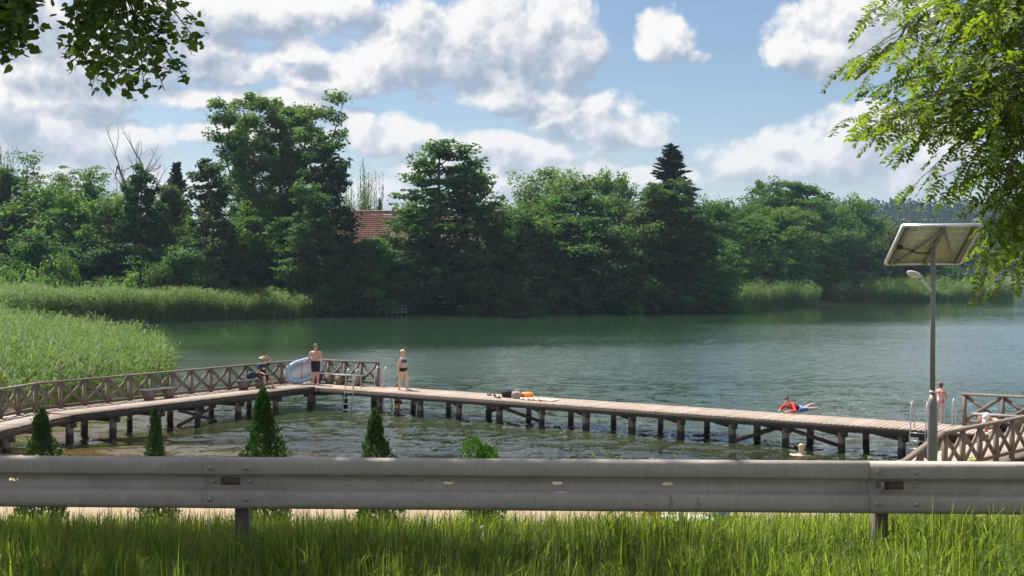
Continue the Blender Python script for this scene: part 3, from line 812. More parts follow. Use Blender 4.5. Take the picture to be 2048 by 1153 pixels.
# panel: upper edge nearer to us, lower edge away; turned a little
pc = V3(LX - .01, LY + .02, lz(489))
side = unit(V3(1.0, 0.06, 0.012)); slope = unit(V3(0.21, -.70, .56)); slope = unit(slope - side * (slope @ side)); nrm = unit(np.cross(side, slope))
if nrm[2] < 0: nrm = -nrm
PWd, PHt = 1.13, .86
def pp(u_, v_, n_=0.0): return pc + side * u_ * PWd / 2 + slope * v_ * PHt / 2 + nrm * n_
gb = GB(); gb.hexa([pp(*q, n_) for n_ in (0.0, .006) for q in ((-1, -1), (1, -1), (1, 1), (-1, 1))]); panel = gb.build('solar_panel', 'panel_back', lamp)
gb = GB(); gb.hexa([pp(*q, n_) for n_ in (.0065, .010) for q in ((-.97, -.96), (.97, -.96), (.97, .96), (-.97, .96))]); gb.build('cell_face', 'panel_cell', panel)
for a_, b_ in (((-1, -1), (1, -1)), ((1, -1), (1, 1)), ((1, 1), (-1, 1)), ((-1, 1), (-1, -1))):
    gb = GB(); gb.beam(pp(*a_, -.008), pp(*b_, -.008), .028, .045, up=nrm); gb.build('frame_bar', 'panel_frame', panel)
for k in range(1, 9):
    u_ = -1 + 2 * k / 9; gb = GB(); gb.beam(pp(u_, -.97, -.0015), pp(u_, .97, -.0015), .011, .002, up=nrm); gb.build('cell_line', 'panel_line', panel)
for k in range(1, 6):
    v_ = -1 + 2 * k / 6; gb = GB(); gb.beam(pp(-.97, v_, -.0025), pp(.97, v_, -.0025), .011, .002, up=nrm); gb.build('cell_line', 'panel_line', panel)
for u_ in (-.86, .88):
    gb = GB(); gb.beam(pp(u_, -.99, -.022), pp(u_, .99, -.022), .05, .034, up=nrm); gb.build('support_rail', 'pole_steel', lamp)
gb = GB(); gb.beam(pp(.06, -.99, -.024), pp(.06, .99, -.024), .055, .04, up=nrm); gb.build('support_rail', 'pole_steel', lamp)
for q in ((-.80, -.9), (.74, -.75)):
    gb = GB(); gb.beam(pp(.06, .93, -.052), pp(q[0], q[1], -.052), .035, .02, up=nrm); gb.build('strut', 'pole_steel', lamp)
gb = GB(); gb.box(pp(-.86, .0, -.05), (.07, .05, .06)); gb.build('junction_box', 'black_rubber', lamp)
cab = [pp(-.84, .0, -.06), pp(-.6, -.12, -.07), pp(-.35, -.28, -.075), pp(-.1, -.30, -.07), pp(.04, -.22, -.06)]
gb = GB(); gb.tube(cab, .006, 6); gb.build('cable', 'black_rubber', lamp, True)
cab = [pp(-.84, .05, -.06), pp(-.62, -.02, -.075), pp(-.4, -.2, -.08), pp(-.15, -.22, -.075), pp(.04, -.2, -.06)]
gb = GB(); gb.tube(cab, .006, 6); gb.build('cable', 'black_rubber', lamp, True)
gb = GB(); gb.tube([V3(LX, LY, lz(495)), V3(LX, LY, lz(474))], [.048, .048], 14); gb.box((LX + .04, LY - .03, lz(481)), (.07, .06, .05)); gb.build('mount_head', 'pole_steel', lamp)
# arm and lamp head to the upper left
a0 = V3(LX - .02, LY, lz(583)); a1 = at(1838, 556, LY - .25)
gb = GB(); gb.tube([a0, a1], [.024, .024], 12); gb.build('lamp_arm', 'white_paint', lamp, True)
h0 = a1; h1 = at(1819, 543, LY - .55); hd = unit(h1 - h0)
gb = GB()
Mh = np.column_stack([hd, unit(np.cross(V3(0, 0, 1), hd)), np.cross(hd, unit(np.cross(V3(0, 0, 1), hd)))])
gb.sphere((h0 + h1) / 2, (.20, .085, .035), 16, 10, Mh); head = gb.build('lamp_head', 'white_paint', lamp, True)
gb = GB(); gb.sphere((h0 + h1) / 2 + hd * .03 - Mh[:, 2] * .016, (.14, .06, .03), 14, 8, Mh); gb.build('lamp_glass', 'lamp_glass', head, True)
gb = GB(); gb.tube([h0 - hd * .05, h0 + hd * .04], [.032, .032], 12); gb.build('arm_clamp', 'pole_steel', head, True)
# ------------------------------------------------------------------ vegetation
def rand_unit(n, rng):
    v = rng.normal(size=(n, 3)); return v / np.linalg.norm(v, axis=1)[:, None]
def leaf_quads(P, Nrm, T, L, W, fold=0.12):
    """rhombic folded leaves: P centres, Nrm normals, T tip directions"""
    T = T - Nrm * np.sum(T * Nrm, 1)[:, None]; T /= np.linalg.norm(T, axis=1)[:, None] + 1e-9
    Bn = np.cross(Nrm, T); L = np.broadcast_to(L, (len(P),))[:, None]; W = np.broadcast_to(W, (len(P),))[:, None]
    v = np.stack([P - T * L / 2, P + Bn * W / 2 + T * L * .05 - Nrm * W * fold, P + T * L / 2, P - Bn * W / 2 + T * L * .05 - Nrm * W * fold], 1)
    return v.reshape(-1, 3)
def qfaces(n): return np.arange(n * 4).reshape(n, 4)
class Tree:
    """collects limbs and leaves for one tree prototype"""
    def __init__(s, seed): s.rng = np.random.default_rng(seed); s.tr = GB(); s.lv = []; s.pts = []
    def limb(s, pts, r0, r1, sides=6): s.tr.tube(pts, np.linspace(r0, r1, len(pts)), sides, False)
    def curve(s, p, d, L, n=5, bend=(0, 0, 0), wob=.06):
        d = unit(d); out = [np.array(p, float)]; bend = np.asarray(bend, float)
        for k in range(n - 1):
            d = unit(d + bend / (n - 1) + s.rng.normal(size=3) * wob); out.append(out[-1] + d * L / (n - 1))
        return np.array(out)
    def clump(s, c, r, n, size, up=.6, tdir=None, asp=.62):
        rng = s.rng; c = np.asarray(c, float); r = np.broadcast_to(r, (3,)).astype(float)
        u = rand_unit(n, rng); rad = rng.random(n) ** .45
        P = c + u * rad[:, None] * r
        Nn = rand_unit(n, rng) * .75 + V3(0, 0, up) + u * .35; Nn /= np.linalg.norm(Nn, axis=1)[:, None]
        T = rand_unit(n, rng) + u * .4 + (0 if tdir is None else np.asarray(tdir, float))
        L = size * rng.uniform(.65, 1.35, n)
        s.lv.append(leaf_quads(P, Nn, T, L, L * asp))
    def meshes(s, name):
        t = mesh_np(name + '_trunk', np.concatenate(s.tr.v), [np.concatenate(f) for f in s.tr.f.values()], True)
        if not s.lv: return t, None
        v = np.concatenate(s.lv); c = mesh_np(name + '_crown', v, [qfaces(len(v) // 4)])
        return t, c
def prof(kind, t):
    if kind == 'alder': return np.interp(t, [0, .06, .2, .45, .7, .88, 1], [.45, .75, 1, .97, .78, .52, .22])
    if kind == 'round': return np.interp(t, [0, .12, .3, .55, .8, .93, 1], [.35, .72, .96, 1, .78, .46, .12])
    if kind == 'column': return np.interp(t, [0, .1, .4, .7, .9, 1], [.6, .95, 1, .85, .5, .12])
    if kind == 'cone': return np.interp(t, [0, .1, .3, .6, .85, 1], [.7, 1, .92, .6, .28, .05])
    if kind == 'umbrella': return np.interp(t, [0, .3, .6, .8, .93, 1], [.25, .55, .9, 1, .8, .35])
def make_tree(seed, H, W, kind, base=.08, nlimb=34, elev=(5, 40), leaf=.42, nleaf=9000, flat=.5, crad=.16, droop=0.0, trunk=None, airy=1.0, lean=0.0, gap=.0):
    t = Tree(seed); rng = t.rng; R = W / 2; tr = trunk or H * .014
    top = t.curve((0, 0, -.6), (lean, 0, 1), H * .95, 9, wob=.025)
    t.limb(top, tr, tr * .16, 7)
    limbs = []
    tt = np.linspace(base, .97, nlimb); ga = rng.random() * 6.28
    for k, f in enumerate(tt):
        if rng.random() < gap: continue
        i_ = f * (len(top) - 1); a_ = int(min(i_, len(top) - 2)); p = top[a_] + (top[a_ + 1] - top[a_]) * (i_ - a_)
        az = ga + k * 2.4 + rng.normal() * .35
        rr_ = R * prof(kind, (f - base) / (1 - base)) * rng.uniform(.72, 1.12)
        el = math.radians(np.interp(f, [base, 1], elev) + rng.normal() * 8)
        d = V3(math.cos(az) * math.cos(el), math.sin(az) * math.cos(el), math.sin(el))
        L = max(.5, rr_ / max(.35, math.cos(el)))
        c = t.curve(p, d, L, 5, (0, 0, droop), .08)
        t.limb(c, max(.03, tr * .36 * (L / R)), .02, 5)
        limbs.append((c, L))
        for q in range(2):
            j = rng.integers(2, 4); sd = unit(d + rng.normal(size=3) * .8); sd[2] *= .6
            c2 = t.curve(c[j], sd, L * rng.uniform(.3, .5), 4, (0, 0, droop), .1); t.limb(c2, .04, .012, 4); limbs.append((c2, L * .5))
    # clumps on the outer part of every limb
    cl = []
    for c, L in limbs:
        n = max(2, int(L / (crad * W) * 1.5 + .5))
        for f in np.linspace(.42, 1.0, n):
            i_ = f * (len(c) - 1); a_ = int(min(i_, len(c) - 2)); cl.append((c[a_] + (c[a_ + 1] - c[a_]) * (i_ - a_) + rng.normal(size=3) * .2, f))
    per = max(6, int(nleaf / len(cl)))
    for p, f in cl:
        rx = crad * W * rng.uniform(.55, 1.15) * airy
        t.clump(p, (rx, rx, rx * flat), int(per * rng.uniform(.6, 1.4)), leaf, up=.55)
    return t
PROTO = {}
def proto(name, tree, H, W, mat, bark='bark'):
    tm, cm = tree.meshes(name); tm.materials.append(MATS[bark])
    if cm is not None: cm.materials.append(MATS[mat])
    if cm is not None:
        n = len(cm.vertices); co = np.empty(n * 3, np.float32); cm.vertices.foreach_get('co', co); co = co.reshape(-1, 3)
        H = np.percentile(co[:, 2], 99.7); W = np.percentile(np.abs(co[:, 0]), 96) + np.percentile(np.abs(co[:, 1]), 96)
    else:
        n = len(tm.vertices); co = np.empty(n * 3, np.float32); tm.vertices.foreach_get('co', co); co = co.reshape(-1, 3); H = co[:, 2].max(); W = np.abs(co[:, :2]).max() * 2
    PROTO[name] = (tm, cm, H, W)
for k in range(3): proto('alder%d' % k, make_tree(11 + k, 24, 9.5, 'alder', .07, 46, (-2, 42), .46, 15500, .42, .15, -.12), 24, 10.4, 'leaf_alder')
for k in range(3): proto('round%d' % k, make_tree(31 + k, 18, 12, 'round', .14, 40, (0, 68), .50, 14500, .72, .15), 18.6, 13, ['leaf_round', 'leaf_light', 'leaf_round'][k])
for k in range(2): proto('light%d' % k, make_tree(51 + k, 17, 9, 'cone' if k else 'round', .08, 40, (5, 55), .46, 11500, .6, .15, -.1), 17.4, 10, 'leaf_light')
for k in range(2): proto('robinia%d' % k, make_tree(61 + k, 20, 11, 'umbrella', .35, 24, (22, 62), .42, 7500, .34, .13, 0, .24, .95, .03, .05), 20.5, 12, 'leaf_light')
for k in range(2): proto('column%d' % k, make_tree(71 + k, 21, 5.4, 'column', .05, 44, (2, 45), .46, 9500, .55, .19, -.15, .2, .9, .02, .12), 21.5, 6, 'leaf_dark')
for k in range(2): proto('dense%d' % k, make_tree(81 + k, 17, 12, 'round', .04, 46, (-5, 60), .52, 13000, .7, .15, -.1), 17.5, 13, 'leaf_alder')
# poplar: steep limbs, rounded foliage masses with gaps
def poplar(seed, H=31, W=9):
    t = Tree(seed); rng = t.rng
    tr = t.curve((0, 0, -.6), (.02, 0, 1), H * .55, 6, wob=.03); t.limb(tr, .42, .25, 8)
    ends = []
    for k in range(7):
        f = .35 + .62 * k / 6; p = tr[int(f * 5)]; az = k * 2.4 + rng.random()
        hh = H * (.97 if k > 2 else .92) * rng.uniform(.93, 1.0) - p[2]
        d = V3(math.cos(az) * .36, math.sin(az) * .36, 1)
        c = t.curve(p, d, hh, 8, (0, 0, .7), .035); t.limb(c, .19, .03, 6)
        for j in range(2, 8):
            for q in range(3):
                a_ = rng.random() * 6.28; L = W * .30 * (1.15 - j * .085)
                c2 = t.curve(c[j], V3(math.cos(a_), math.sin(a_), rng.uniform(.2, .9)), L, 4, (0, 0, .1), .1); t.limb(c2, .05, .015, 4); ends += [c2[-1], c2[2]]
            ends.append(c[j])
    ends = [p for p in ends if rng.random() > .10 and np.hypot(p[0], p[1]) < W * .62]
    for p in ends: 
        r = rng.uniform(.65, 1.3); t.clump(p, (r, r, r * .95), int(19000 / len(ends) * rng.uniform(.5, 1.5)), .40, up=.3)
    return t
proto('poplar0', poplar(91), 31, 9.0, 'leaf_poplar'); proto('poplar1', poplar(97), 31, 9.0, 'leaf_poplar')
def spruce(seed, H=22, W=9):
    t = Tree(seed); rng = t.rng
    t.limb(t.curve((0, 0, -.5), (0, 0, 1), H + .3, 6, wob=.008), .28, .03, 7)
    n = 46
    for k in range(n):
        f = .06 + .93 * k / n + rng.normal() * .006; f = min(f, .985); z = f * H; r = W / 2 * (1 - f) ** .78 + .16
        m = max(7, int(11 * (1 - f) + 6))
        for q in range(m):
            a_ = 6.283 * q / m + k * .7 + rng.normal() * .12; rr_ = r * rng.uniform(.65, 1.2)
            up = .55 if f > .75 else .12 + rng.normal() * .15
            c = t.curve((0, 0, min(H * .99, z + rng.normal() * .3)), V3(math.cos(a_), math.sin(a_), up), rr_, 4, (0, 0, -.35 if f < .75 else .15), .06); t.limb(c, .05, .012, 4)
            nl = int(16 + rr_ * 11)
            s_ = rng.random(nl) ** .7; i_ = s_ * 3; a0 = np.minimum(i_.astype(int), 2); P = c[a0] + (c[a0 + 1] - c[a0]) * (i_ - a0)[:, None]
            dd = unit(c[-1] - c[0]); sd = np.cross(dd, V3(0, 0, 1)); w_ = rng.uniform(-1, 1, nl)[:, None] * (.18 + .30 * (1 - s_))[:, None]
            P = P + sd * w_ + V3(0, 0, -.12) * np.abs(w_) - V3(0, 0, 1) * (rng.random(nl) ** 2 * .7 * (1.05 - f))[:, None]
            T = dd + sd * np.sign(w_) * .6 + rng.normal(size=(nl, 3)) * .15 + V3(0, 0, -.15)
            Nn = V3(0, 0, .8) + rng.normal(size=(nl, 3)) * .75; Nn /= np.linalg.norm(Nn, axis=1)[:, None]
            t.lv.append(leaf_quads(P, Nn, T, rng.uniform(.45, .85, nl), rng.uniform(.18, .30, nl)))
    return t
proto('spruce0', spruce(101), 22, 9, 'leaf_spruce'); proto('spruce1', spruce(103, 20, 10), 20, 10, 'leaf_spruce')
def willow(seed, H=18, W=10):
    t = Tree(seed); rng = t.rng; tr = t.curve((0, 0, -.5), (0, 0, 1), H * .45, 5); t.limb(tr, .4, .25, 7)
    for k in range(34):
        a_ = k * 2.4; el = rng.uniform(.35, 1.3); L = H * .5 * rng.uniform(.7, 1.0)
        c = t.curve(tr[-1 - int(rng.random() * 2)], V3(math.cos(a_) * math.cos(el), math.sin(a_) * math.cos(el), math.sin(el)), L, 6, (0, 0, -.9), .05); t.limb(c, .1, .02, 5)
        for j in range(2, 6):
            for q in range(5):
                n = 12; s_ = np.linspace(0, 1, n); hang = rng.uniform(1.5, 4.0)
                P = c[j] + rng.normal(size=3) * .45 + np.stack([0 * s_, 0 * s_, -s_ * hang], -1) + rng.normal(size=(n, 3)) * .09
                Nn = rand_unit(n, rng); t.lv.append(leaf_quads(P, Nn, V3(0, 0, -1) + rng.normal(size=(n, 3)) * .3, .5, .16))
    return t
proto('willow0', willow(111), 17, 10, 'leaf_willow')
def bush(seed, H, W, n=3800, leaf=.32):
    t = Tree(seed); rng = t.rng; cl = []
    for k in range(20):
        a_ = k * 2.4; el = math.radians(rng.uniform(18, 85)); d = V3(math.cos(a_) * math.cos(el), math.sin(a_) * math.cos(el), math.sin(el))
        L = 1 / math.sqrt((math.cos(el) / (W / 2)) ** 2 + (math.sin(el) / H) ** 2) * rng.uniform(.75, 1.05)
        c = t.curve((0, 0, -.3), d, L, 5, (0, 0, -.2), .1); t.limb(c, .07, .015, 5); cl += [c[2], c[3], c[4], (c[3] + c[4]) / 2]
    for p in cl: 
        r = W * .12 * rng.uniform(.6, 1.2); t.clump(p, (r, r, r * .7), int(n / len(cl)), leaf, up=.5)
    return t
for k in range(3): proto('bush%d' % k, bush(121 + k, 5.5, 8.5), 5.9, 9.4, 'leaf_bush')
proto('shade0', bush(131, 8.5, 10, 5200, .36), 9, 11, 'leaf_round'); proto('shade1', bush(133, 8, 9, 4600, .36), 8.5, 10, 'leaf_alder')
def dead(seed, H=25, spread=8.0, first=.5, levels=4):
    t = Tree(seed); rng = t.rng
    tr = t.curve((0, 0, -.5), (.02, 0, 1), H * first, 5, wob=.03); t.limb(tr, .42, .32, 7)
    def rec(p, d, L, r, lv):
        c = t.curve(p, d, L, 5, (0, 0, .18), .10); t.limb(c, r, r * .45, 5)
        if lv <= 0: return
        for k in range(3 if lv > 1 else 2):
            j = [4, 3, 2][k % 3]; a_ = rng.normal(size=3) * .55; rec(c[j], unit(unit(c[j] - c[j - 1]) + a_), L * rng.uniform(.5, .68), r * .5, lv - 1)
    for k in range(5):
        a_ = k * 1.3 + .3; rec(tr[-1 - (k % 2)], V3(math.cos(a_) * .95, math.sin(a_) * .5, 1), H * .26 * rng.uniform(.85, 1.1), .27, levels - 1)
    return t
proto('dead0', dead(141), 25, 10, None, 'bark_dead'); proto('dead1', dead(145, 20, 6), 20, 8, None, 'bark')
def pine(seed, H=20, W=6):
    t = Tree(seed); rng = t.rng; tr = t.curve((0, 0, -.5), (0, 0, 1), H, 6, wob=.02); t.limb(tr, .25, .05, 6)
    for k in range(16):
        f = .45 + .55 * k / 16; a_ = k * 2.4; i_ = f * 5; j = int(min(i_, 4)); p = tr[j] + (tr[j + 1] - tr[j]) * (i_ - j)
        c = t.curve(p, V3(math.cos(a_), math.sin(a_), .3), W / 2 * (1.25 - f) * 1.3, 4); t.limb(c, .06, .02, 4); t.clump(c[-1], (.9, .9, .5), 90, .42); t.clump(c[2], (.7, .7, .4), 60, .42)
    return t
proto('pine0', pine(151), 20, 6, 'leaf_spruce')

def plant_tree(key, name, label, p, H, W, cat='tree', group=None, rot=None, mat=None):
    tm, cm, h0, w0 = PROTO[key]
    r = thing(name, label, cat, (p[0], p[1], p[2]), group, random.uniform(0, 6.28) if rot is None else rot)
    sc = (W / w0, W / w0, H / h0)
    for nm, me in (('trunk', tm), ('crown', cm)):
        if me is None: continue
        if mat and nm == 'crown':
            me2 = PROTO.setdefault((key, mat), None)
            if me2 is None: me2 = me.copy(); me2.materials.clear(); me2.materials.append(MATS[mat]); PROTO[(key, mat)] = me2
            me = me2
        o = bpy.data.objects.new(nm, me); COL.objects.link(o); o.parent = r; o.scale = sc
    return r
GT = 'trees on the far shore'
# key, photo x, distance, photo y of the top, width in photo px, name, label
TREES = [
 ('willow0', -6, 176, 292, 110, 'willow_tree', 'pale drooping tree cut by the left edge of the picture', None),
 ('robinia0', 66, 180, 300, 112, 'robinia_tree', 'airy umbrella-crowned tree, left of the two against the sky at far left', None),
 ('robinia1', 150, 176, 342, 120, 'robinia_tree', 'airy umbrella-crowned tree, right of the two against the sky at far left', None),
 ('dense0', 30, 160, 402, 190, 'broadleaf_tree', 'dense dark broad tree behind the left reeds', None),
 ('light0', 152, 157, 388, 105, 'robinia_tree', 'fresh green feathery tree between the dark left tree and the dead tree', None),
 ('round1', 222, 168, 393, 105, 'broadleaf_tree', 'mid-green tree just left of the ivy-covered dead tree', None),
 ('column0', 282, 155, 332, 78, 'ivy_clad_tree', 'dark ivy-clad column below the bare branches', None),
 ('dead0', 276, 158, 243, 200, 'dead_tree', 'bare dead tree with spreading branches above the ivy column', None),
 ('spruce1', 354, 186, 329, 88, 'conifer_tree', 'dark conifer standing right of the dead tree', None),
 ('light1', 336, 160, 372, 80, 'broadleaf_tree', 'slim yellowish green tree in front of the dark conifer at left', None),
 ('round2', 388, 166, 430, 100, 'broadleaf_tree', 'low green tree between the slim tree and the ragged dark column', None),
 ('column1', 432, 152, 321, 88, 'ragged_alder_tree', 'ragged dark columnar tree left of the tall poplars', None),
 ('dense1', 95, 150, 468, 150, 'broadleaf_tree', 'low dark tree behind the bright bushes at far left', None),
 ('dense0', 205, 152, 480, 130, 'broadleaf_tree', 'low dark tree behind the reeds under the dead tree', None),
 ('dense1', 345, 150, 478, 130, 'broadleaf_tree', 'low dark tree behind the reeds right of the ivy column', None),
 ('dense0', 112, 176, 372, 180, 'broadleaf_tree', 'dark dense tree filling the background between the two airy umbrella trees', None),
 ('alder1', 12, 182, 345, 150, 'alder_tree', 'dark high tree behind the pale drooping tree at the left edge', None),
 ('dense1', 236, 178, 384, 140, 'broadleaf_tree', 'dark dense tree in the background left of the dead tree', None),
 ('poplar0', 522, 182, 203, 140, 'poplar_tree', 'left of the two tall poplars, highest trees on the far shore', None),
 ('poplar1', 592, 186, 194, 145, 'poplar_tree', 'right of the two tall poplars, highest trees on the far shore', None),
 ('column1', 665, 168, 276, 96, 'ragged_alder_tree', 'ragged dark tree at the right foot of the tall poplars', None),
 ('willow0', 722, 234, 338, 84, 'willow_tree', 'rounded willow rising behind the red roof', None),
 ('light0', 500, 164, 372, 92, 'broadleaf_tree', 'green tree at the left foot of the tall poplars', None),
 ('alder1', 560, 167, 385, 105, 'alder_tree', 'dark tree below the poplars, left of the roof', None),
 ('alder2', 628, 165, 372, 100, 'alder_tree', 'dark tree below the right poplar with its trunk showing', None),
 ('round0', 475, 158, 470, 110, 'broadleaf_tree', 'low dark tree right of the ragged column above the reeds end', None),
 ('dense0', 690, 166, 478, 100, 'broadleaf_tree', 'low tree in front of the roof at its left', None),
 ('light1', 752, 168, 478, 115, 'broadleaf_tree', 'green tree below the visible roof tiles', None),
 ('dense1', 585, 162, 480, 130, 'broadleaf_tree', 'low dark tree at the water below the poplars', None),
 ('alder0', 876, 172, 293, 165, 'alder_tree', 'great dark alder in the middle of the far shore', None),
 ('alder1', 962, 174, 335, 110, 'alder_tree', 'lower right companion crown of the great dark alder', None),
 ('alder2', 846, 173, 400, 90, 'alder_tree', 'lower left flank tree of the great dark alder', None),
 ('spruce0', 760, 268, 401, 24, 'small_spruce_tree', 'tiny distant spruce tip above the roof ridge', None),
 ('dead1', 800, 240, 398, 60, 'dead_tree', 'thin bare treetop left of the great alder', None),
 ('round0', 1034, 205, 373, 110, 'broadleaf_tree', 'rounded tree just right of the great alder, at the back', None),
 ('light0', 1046, 176, 408, 110, 'broadleaf_tree', 'light green tree in front, right of the great alder', None),
 ('round1', 1132, 210, 338, 165, 'broadleaf_tree', 'broad domed light green treetop right of centre', None),
 ('round2', 1230, 216, 344, 95, 'broadleaf_tree', 'small darker domed treetop left of the spruce', None),
 ('alder0', 1168, 178, 382, 150, 'alder_tree', 'pointed green tree in front of the domed treetop', None),
 ('alder2', 1100, 176, 440, 120, 'alder_tree', 'dark tree left of the pointed green tree at the water', None),
 ('round0', 1268, 178, 395, 120, 'broadleaf_tree', 'leafy tree between the pointed tree and the spruce', None),
 ('spruce0', 1342, 206, 298, 150, 'spruce_tree', 'tall dark spruce breaking the skyline right of centre', None),
 ('alder1', 1316, 180, 372, 110, 'alder_tree', 'alder directly left in front of the tall spruce', None),
 ('alder2', 1376, 178, 360, 115, 'alder_tree', 'dark alder directly right in front of the tall spruce', None),
 ('dense0', 1235, 175, 455, 140, 'broadleaf_tree', 'low dark tree at the water left of the spruce', None),
 ('round2', 1440, 188, 398, 120, 'broadleaf_tree', 'rounded tree right of the spruce', None),
 ('round0', 1505, 232, 368, 120, 'broadleaf_tree', 'tall back tree, first of three right of the spruce', None),
 ('poplar1', 1552, 238, 362, 90, 'poplar_tree', 'light green poplar top, second of three right of the spruce', None),
 ('alder0', 1622, 236, 373, 100, 'alder_tree', 'ragged back treetop, third of three right of the spruce', None),
 ('alder1', 1490, 196, 432, 125, 'alder_tree', 'shore tree right of the spruce with trunks showing', None),
 ('round1', 1556, 205, 415, 125, 'broadleaf_tree', 'light tree above the right reed bank', None),
 ('alder2', 1614, 214, 398, 120, 'alder_tree', 'dark tree above the fallen log', None),
 ('round2', 1692, 244, 396, 110, 'broadleaf_tree', 'last high treetop before the distant pine hill', None),
 ('dense1', 1670, 226, 440, 130, 'broadleaf_tree', 'dark low tree right of the fallen log', None),
 ('alder0', 1736, 250, 436, 95, 'alder_tree', 'slim dark tree left of the solar panel', None),
 ('round0', 1795, 282, 455, 90, 'brown_tree', 'brownish tree showing left below the solar panel', 'leaf_brown'),
 ('dense0', 1758, 262, 478, 90, 'broadleaf_tree', 'low tree behind the reed spit left of the lamp', None),
 ('alder1', 1842, 296, 448, 90, 'alder_tree', 'tree hidden behind the solar panel', None),
 ('pine0', 1905, 290, 482, 80, 'pine_tree', 'dark pine right of the lamp pole on the spit', None),
 ('dense1', 1862, 280, 520, 100, 'broadleaf_tree', 'low dark tree behind the lamp arm on the spit', None),
 ('dense0', 1410, 178, 470, 130, 'broadleaf_tree', 'low dark tree above the water right of the spruce', None),
 ('round2', 1075, 190, 405, 110, 'broadleaf_tree', 'green tree in the gap before the right end of the roof', None),
 ('alder1', 658, 172, 432, 84, 'alder_tree', 'dark tree hiding the left part of the roof', None),
 ('round0', 535, 172, 415, 130, 'broadleaf_tree', 'leafy tree between the poplar trunks and the shore', None),
 ('round1', 770, 176, 470, 90, 'broadleaf_tree', 'light green tree right under the visible roof tiles', None),
 ('dense0', 850, 176, 480, 100, 'broadleaf_tree', 'dark low tree between the roof tiles and the great alder', None),
 ('alder0', 1000, 175, 470, 110, 'alder_tree', 'low dark tree at the right foot of the great alder', None),
]
for key, px, dist_, top, wpx, nm, lab, mt in TREES:
    if px > 1425 and dist_ < 270: dist_ += 24
    if px < 600 and dist_ < 168: dist_ += 11
    x = (px - 1024) / F * dist_; zb = hgt1(x, dist_); zt = CAMZ + (HZ - top) / F * dist_
    plant_tree(key, nm, lab, (x, dist_, max(zb, .1)), zt - zb, wpx / F * dist_ * 1.12, 'tree', GT, {522: 0.6, 592: 2.2}.get(px, (px * 2.399) % 6.283), mt)
GBU = 'bushes along the far shore'
BUSH = [  # key, x, dist, top, width, label
 ('bush0', 55, 143, 517, 110, 'yellow-green bush behind the reeds at far left'), ('bush1', 128, 144, 510, 70, 'bright bush behind the reeds, second from the left'),
 ('bush2', 196, 145, 556, 90, 'grey-green bush behind the reeds under the dark trees'), ('bush0', 238, 146, 540, 90, 'leafy bush behind the reeds below the dead tree'),
 ('bush1', 320, 147, 520, 70, 'bright bush right of the ivy column behind the reeds'), ('shade0', 372, 149, 530, 110, 'dark bush behind the reeds right of the ivy column'),
 ('bush2', 416, 151, 500, 70, 'bright leafy bush around the ragged column trunk'), ('shade1', 455, 153, 525, 90, 'dark bush where the left reeds end'),
 ('bush0', 525, 157, 570, 70, 'pale bush at the end of the left reeds'), ('shade0', 565, 160, 535, 110, 'dark bush overhanging the water below the poplars'),
 ('shade1', 625, 163, 540, 110, 'dark bush overhanging the water left of the small jetty'), ('shade0', 690, 165.5, 530, 110, 'dark bush behind and left of the small jetty'),
 ('bush1', 745, 169, 520, 80, 'green bush above the small jetty'), ('shade1', 790, 171.5, 540, 110, 'dark bush directly behind the small jetty'),
 ('bush2', 812, 170.5, 545, 55, 'bright bush right of the small jetty'), ('shade0', 880, 171, 520, 140, 'dark bush under the great alder'), ('shade1', 945, 172, 540, 110, 'dark bush at the right foot of the great alder'),
 ('bush0', 985, 172.5, 530, 80, 'bright bush right of the great alder at the water'), ('bush1', 1040, 173, 545, 90, 'grey-green bush right of the great alder trunk'), ('bush2', 1096, 173.5, 535, 85, 'pale bush left of the pointed green tree'),
 ('shade0', 1150, 174, 530, 120, 'dark bush below the pointed green tree'), ('shade1', 1205, 174, 540, 110, 'dark bush right of the pointed green tree'), ('shade0', 1262, 174.5, 525, 120, 'dark bush left below the spruce'),
 ('bush0', 1318, 175, 555, 60, 'pale bush below the spruce at the water'), ('shade1', 1345, 175.5, 535, 110, 'dark bush below the spruce'), ('shade0', 1405, 177, 530, 120, 'dark bush left of the right reed bank'),
 ('bush1', 1450, 187, 520, 90, 'leafy bush at the left end of the right reed bank'), ('shade1', 1490, 192, 530, 100, 'dark bush behind the right reed bank'), ('bush2', 1570, 208, 560, 70, 'bright bush on the right reed bank'),
 ('shade0', 1545, 205, 535, 110, 'dark bush behind the bright reed bank bush'), ('shade1', 1630, 222, 535, 110, 'dark bush beside the fallen log'), ('shade0', 1680, 231, 540, 100, 'dark bush overhanging right of the fallen log'),
 ('bush0', 1732, 244, 535, 44, 'small bright conical bush behind the spit reeds'), ('bush1', 1775, 252, 552, 60, 'rounded bush behind the spit reeds'), ('shade1', 1730, 252, 525, 110, 'dark bush behind the small bright bush on the spit'),
 ('shade0', 1808, 262, 530, 100, 'dark bush behind the spit reeds left of the lamp'), ('shade1', 1880, 272, 535, 90, 'dark bush behind the spit reeds right of the lamp'),
]
for key, px, dist_, top, wpx, lab in BUSH:
    if px > 1430: dist_ += 17
    if px < 570: dist_ += 10
    x = (px - 1024) / F * dist_; zb = max(hgt1(x, dist_), -.1); zt = CAMZ + (HZ - top) / F * dist_
    plant_tree(key, 'bush', lab, (x, dist_, zb), max(1.5, zt - zb), wpx / F * dist_ * 1.15, 'bush', GBU, (px * 2.399) % 6.283)

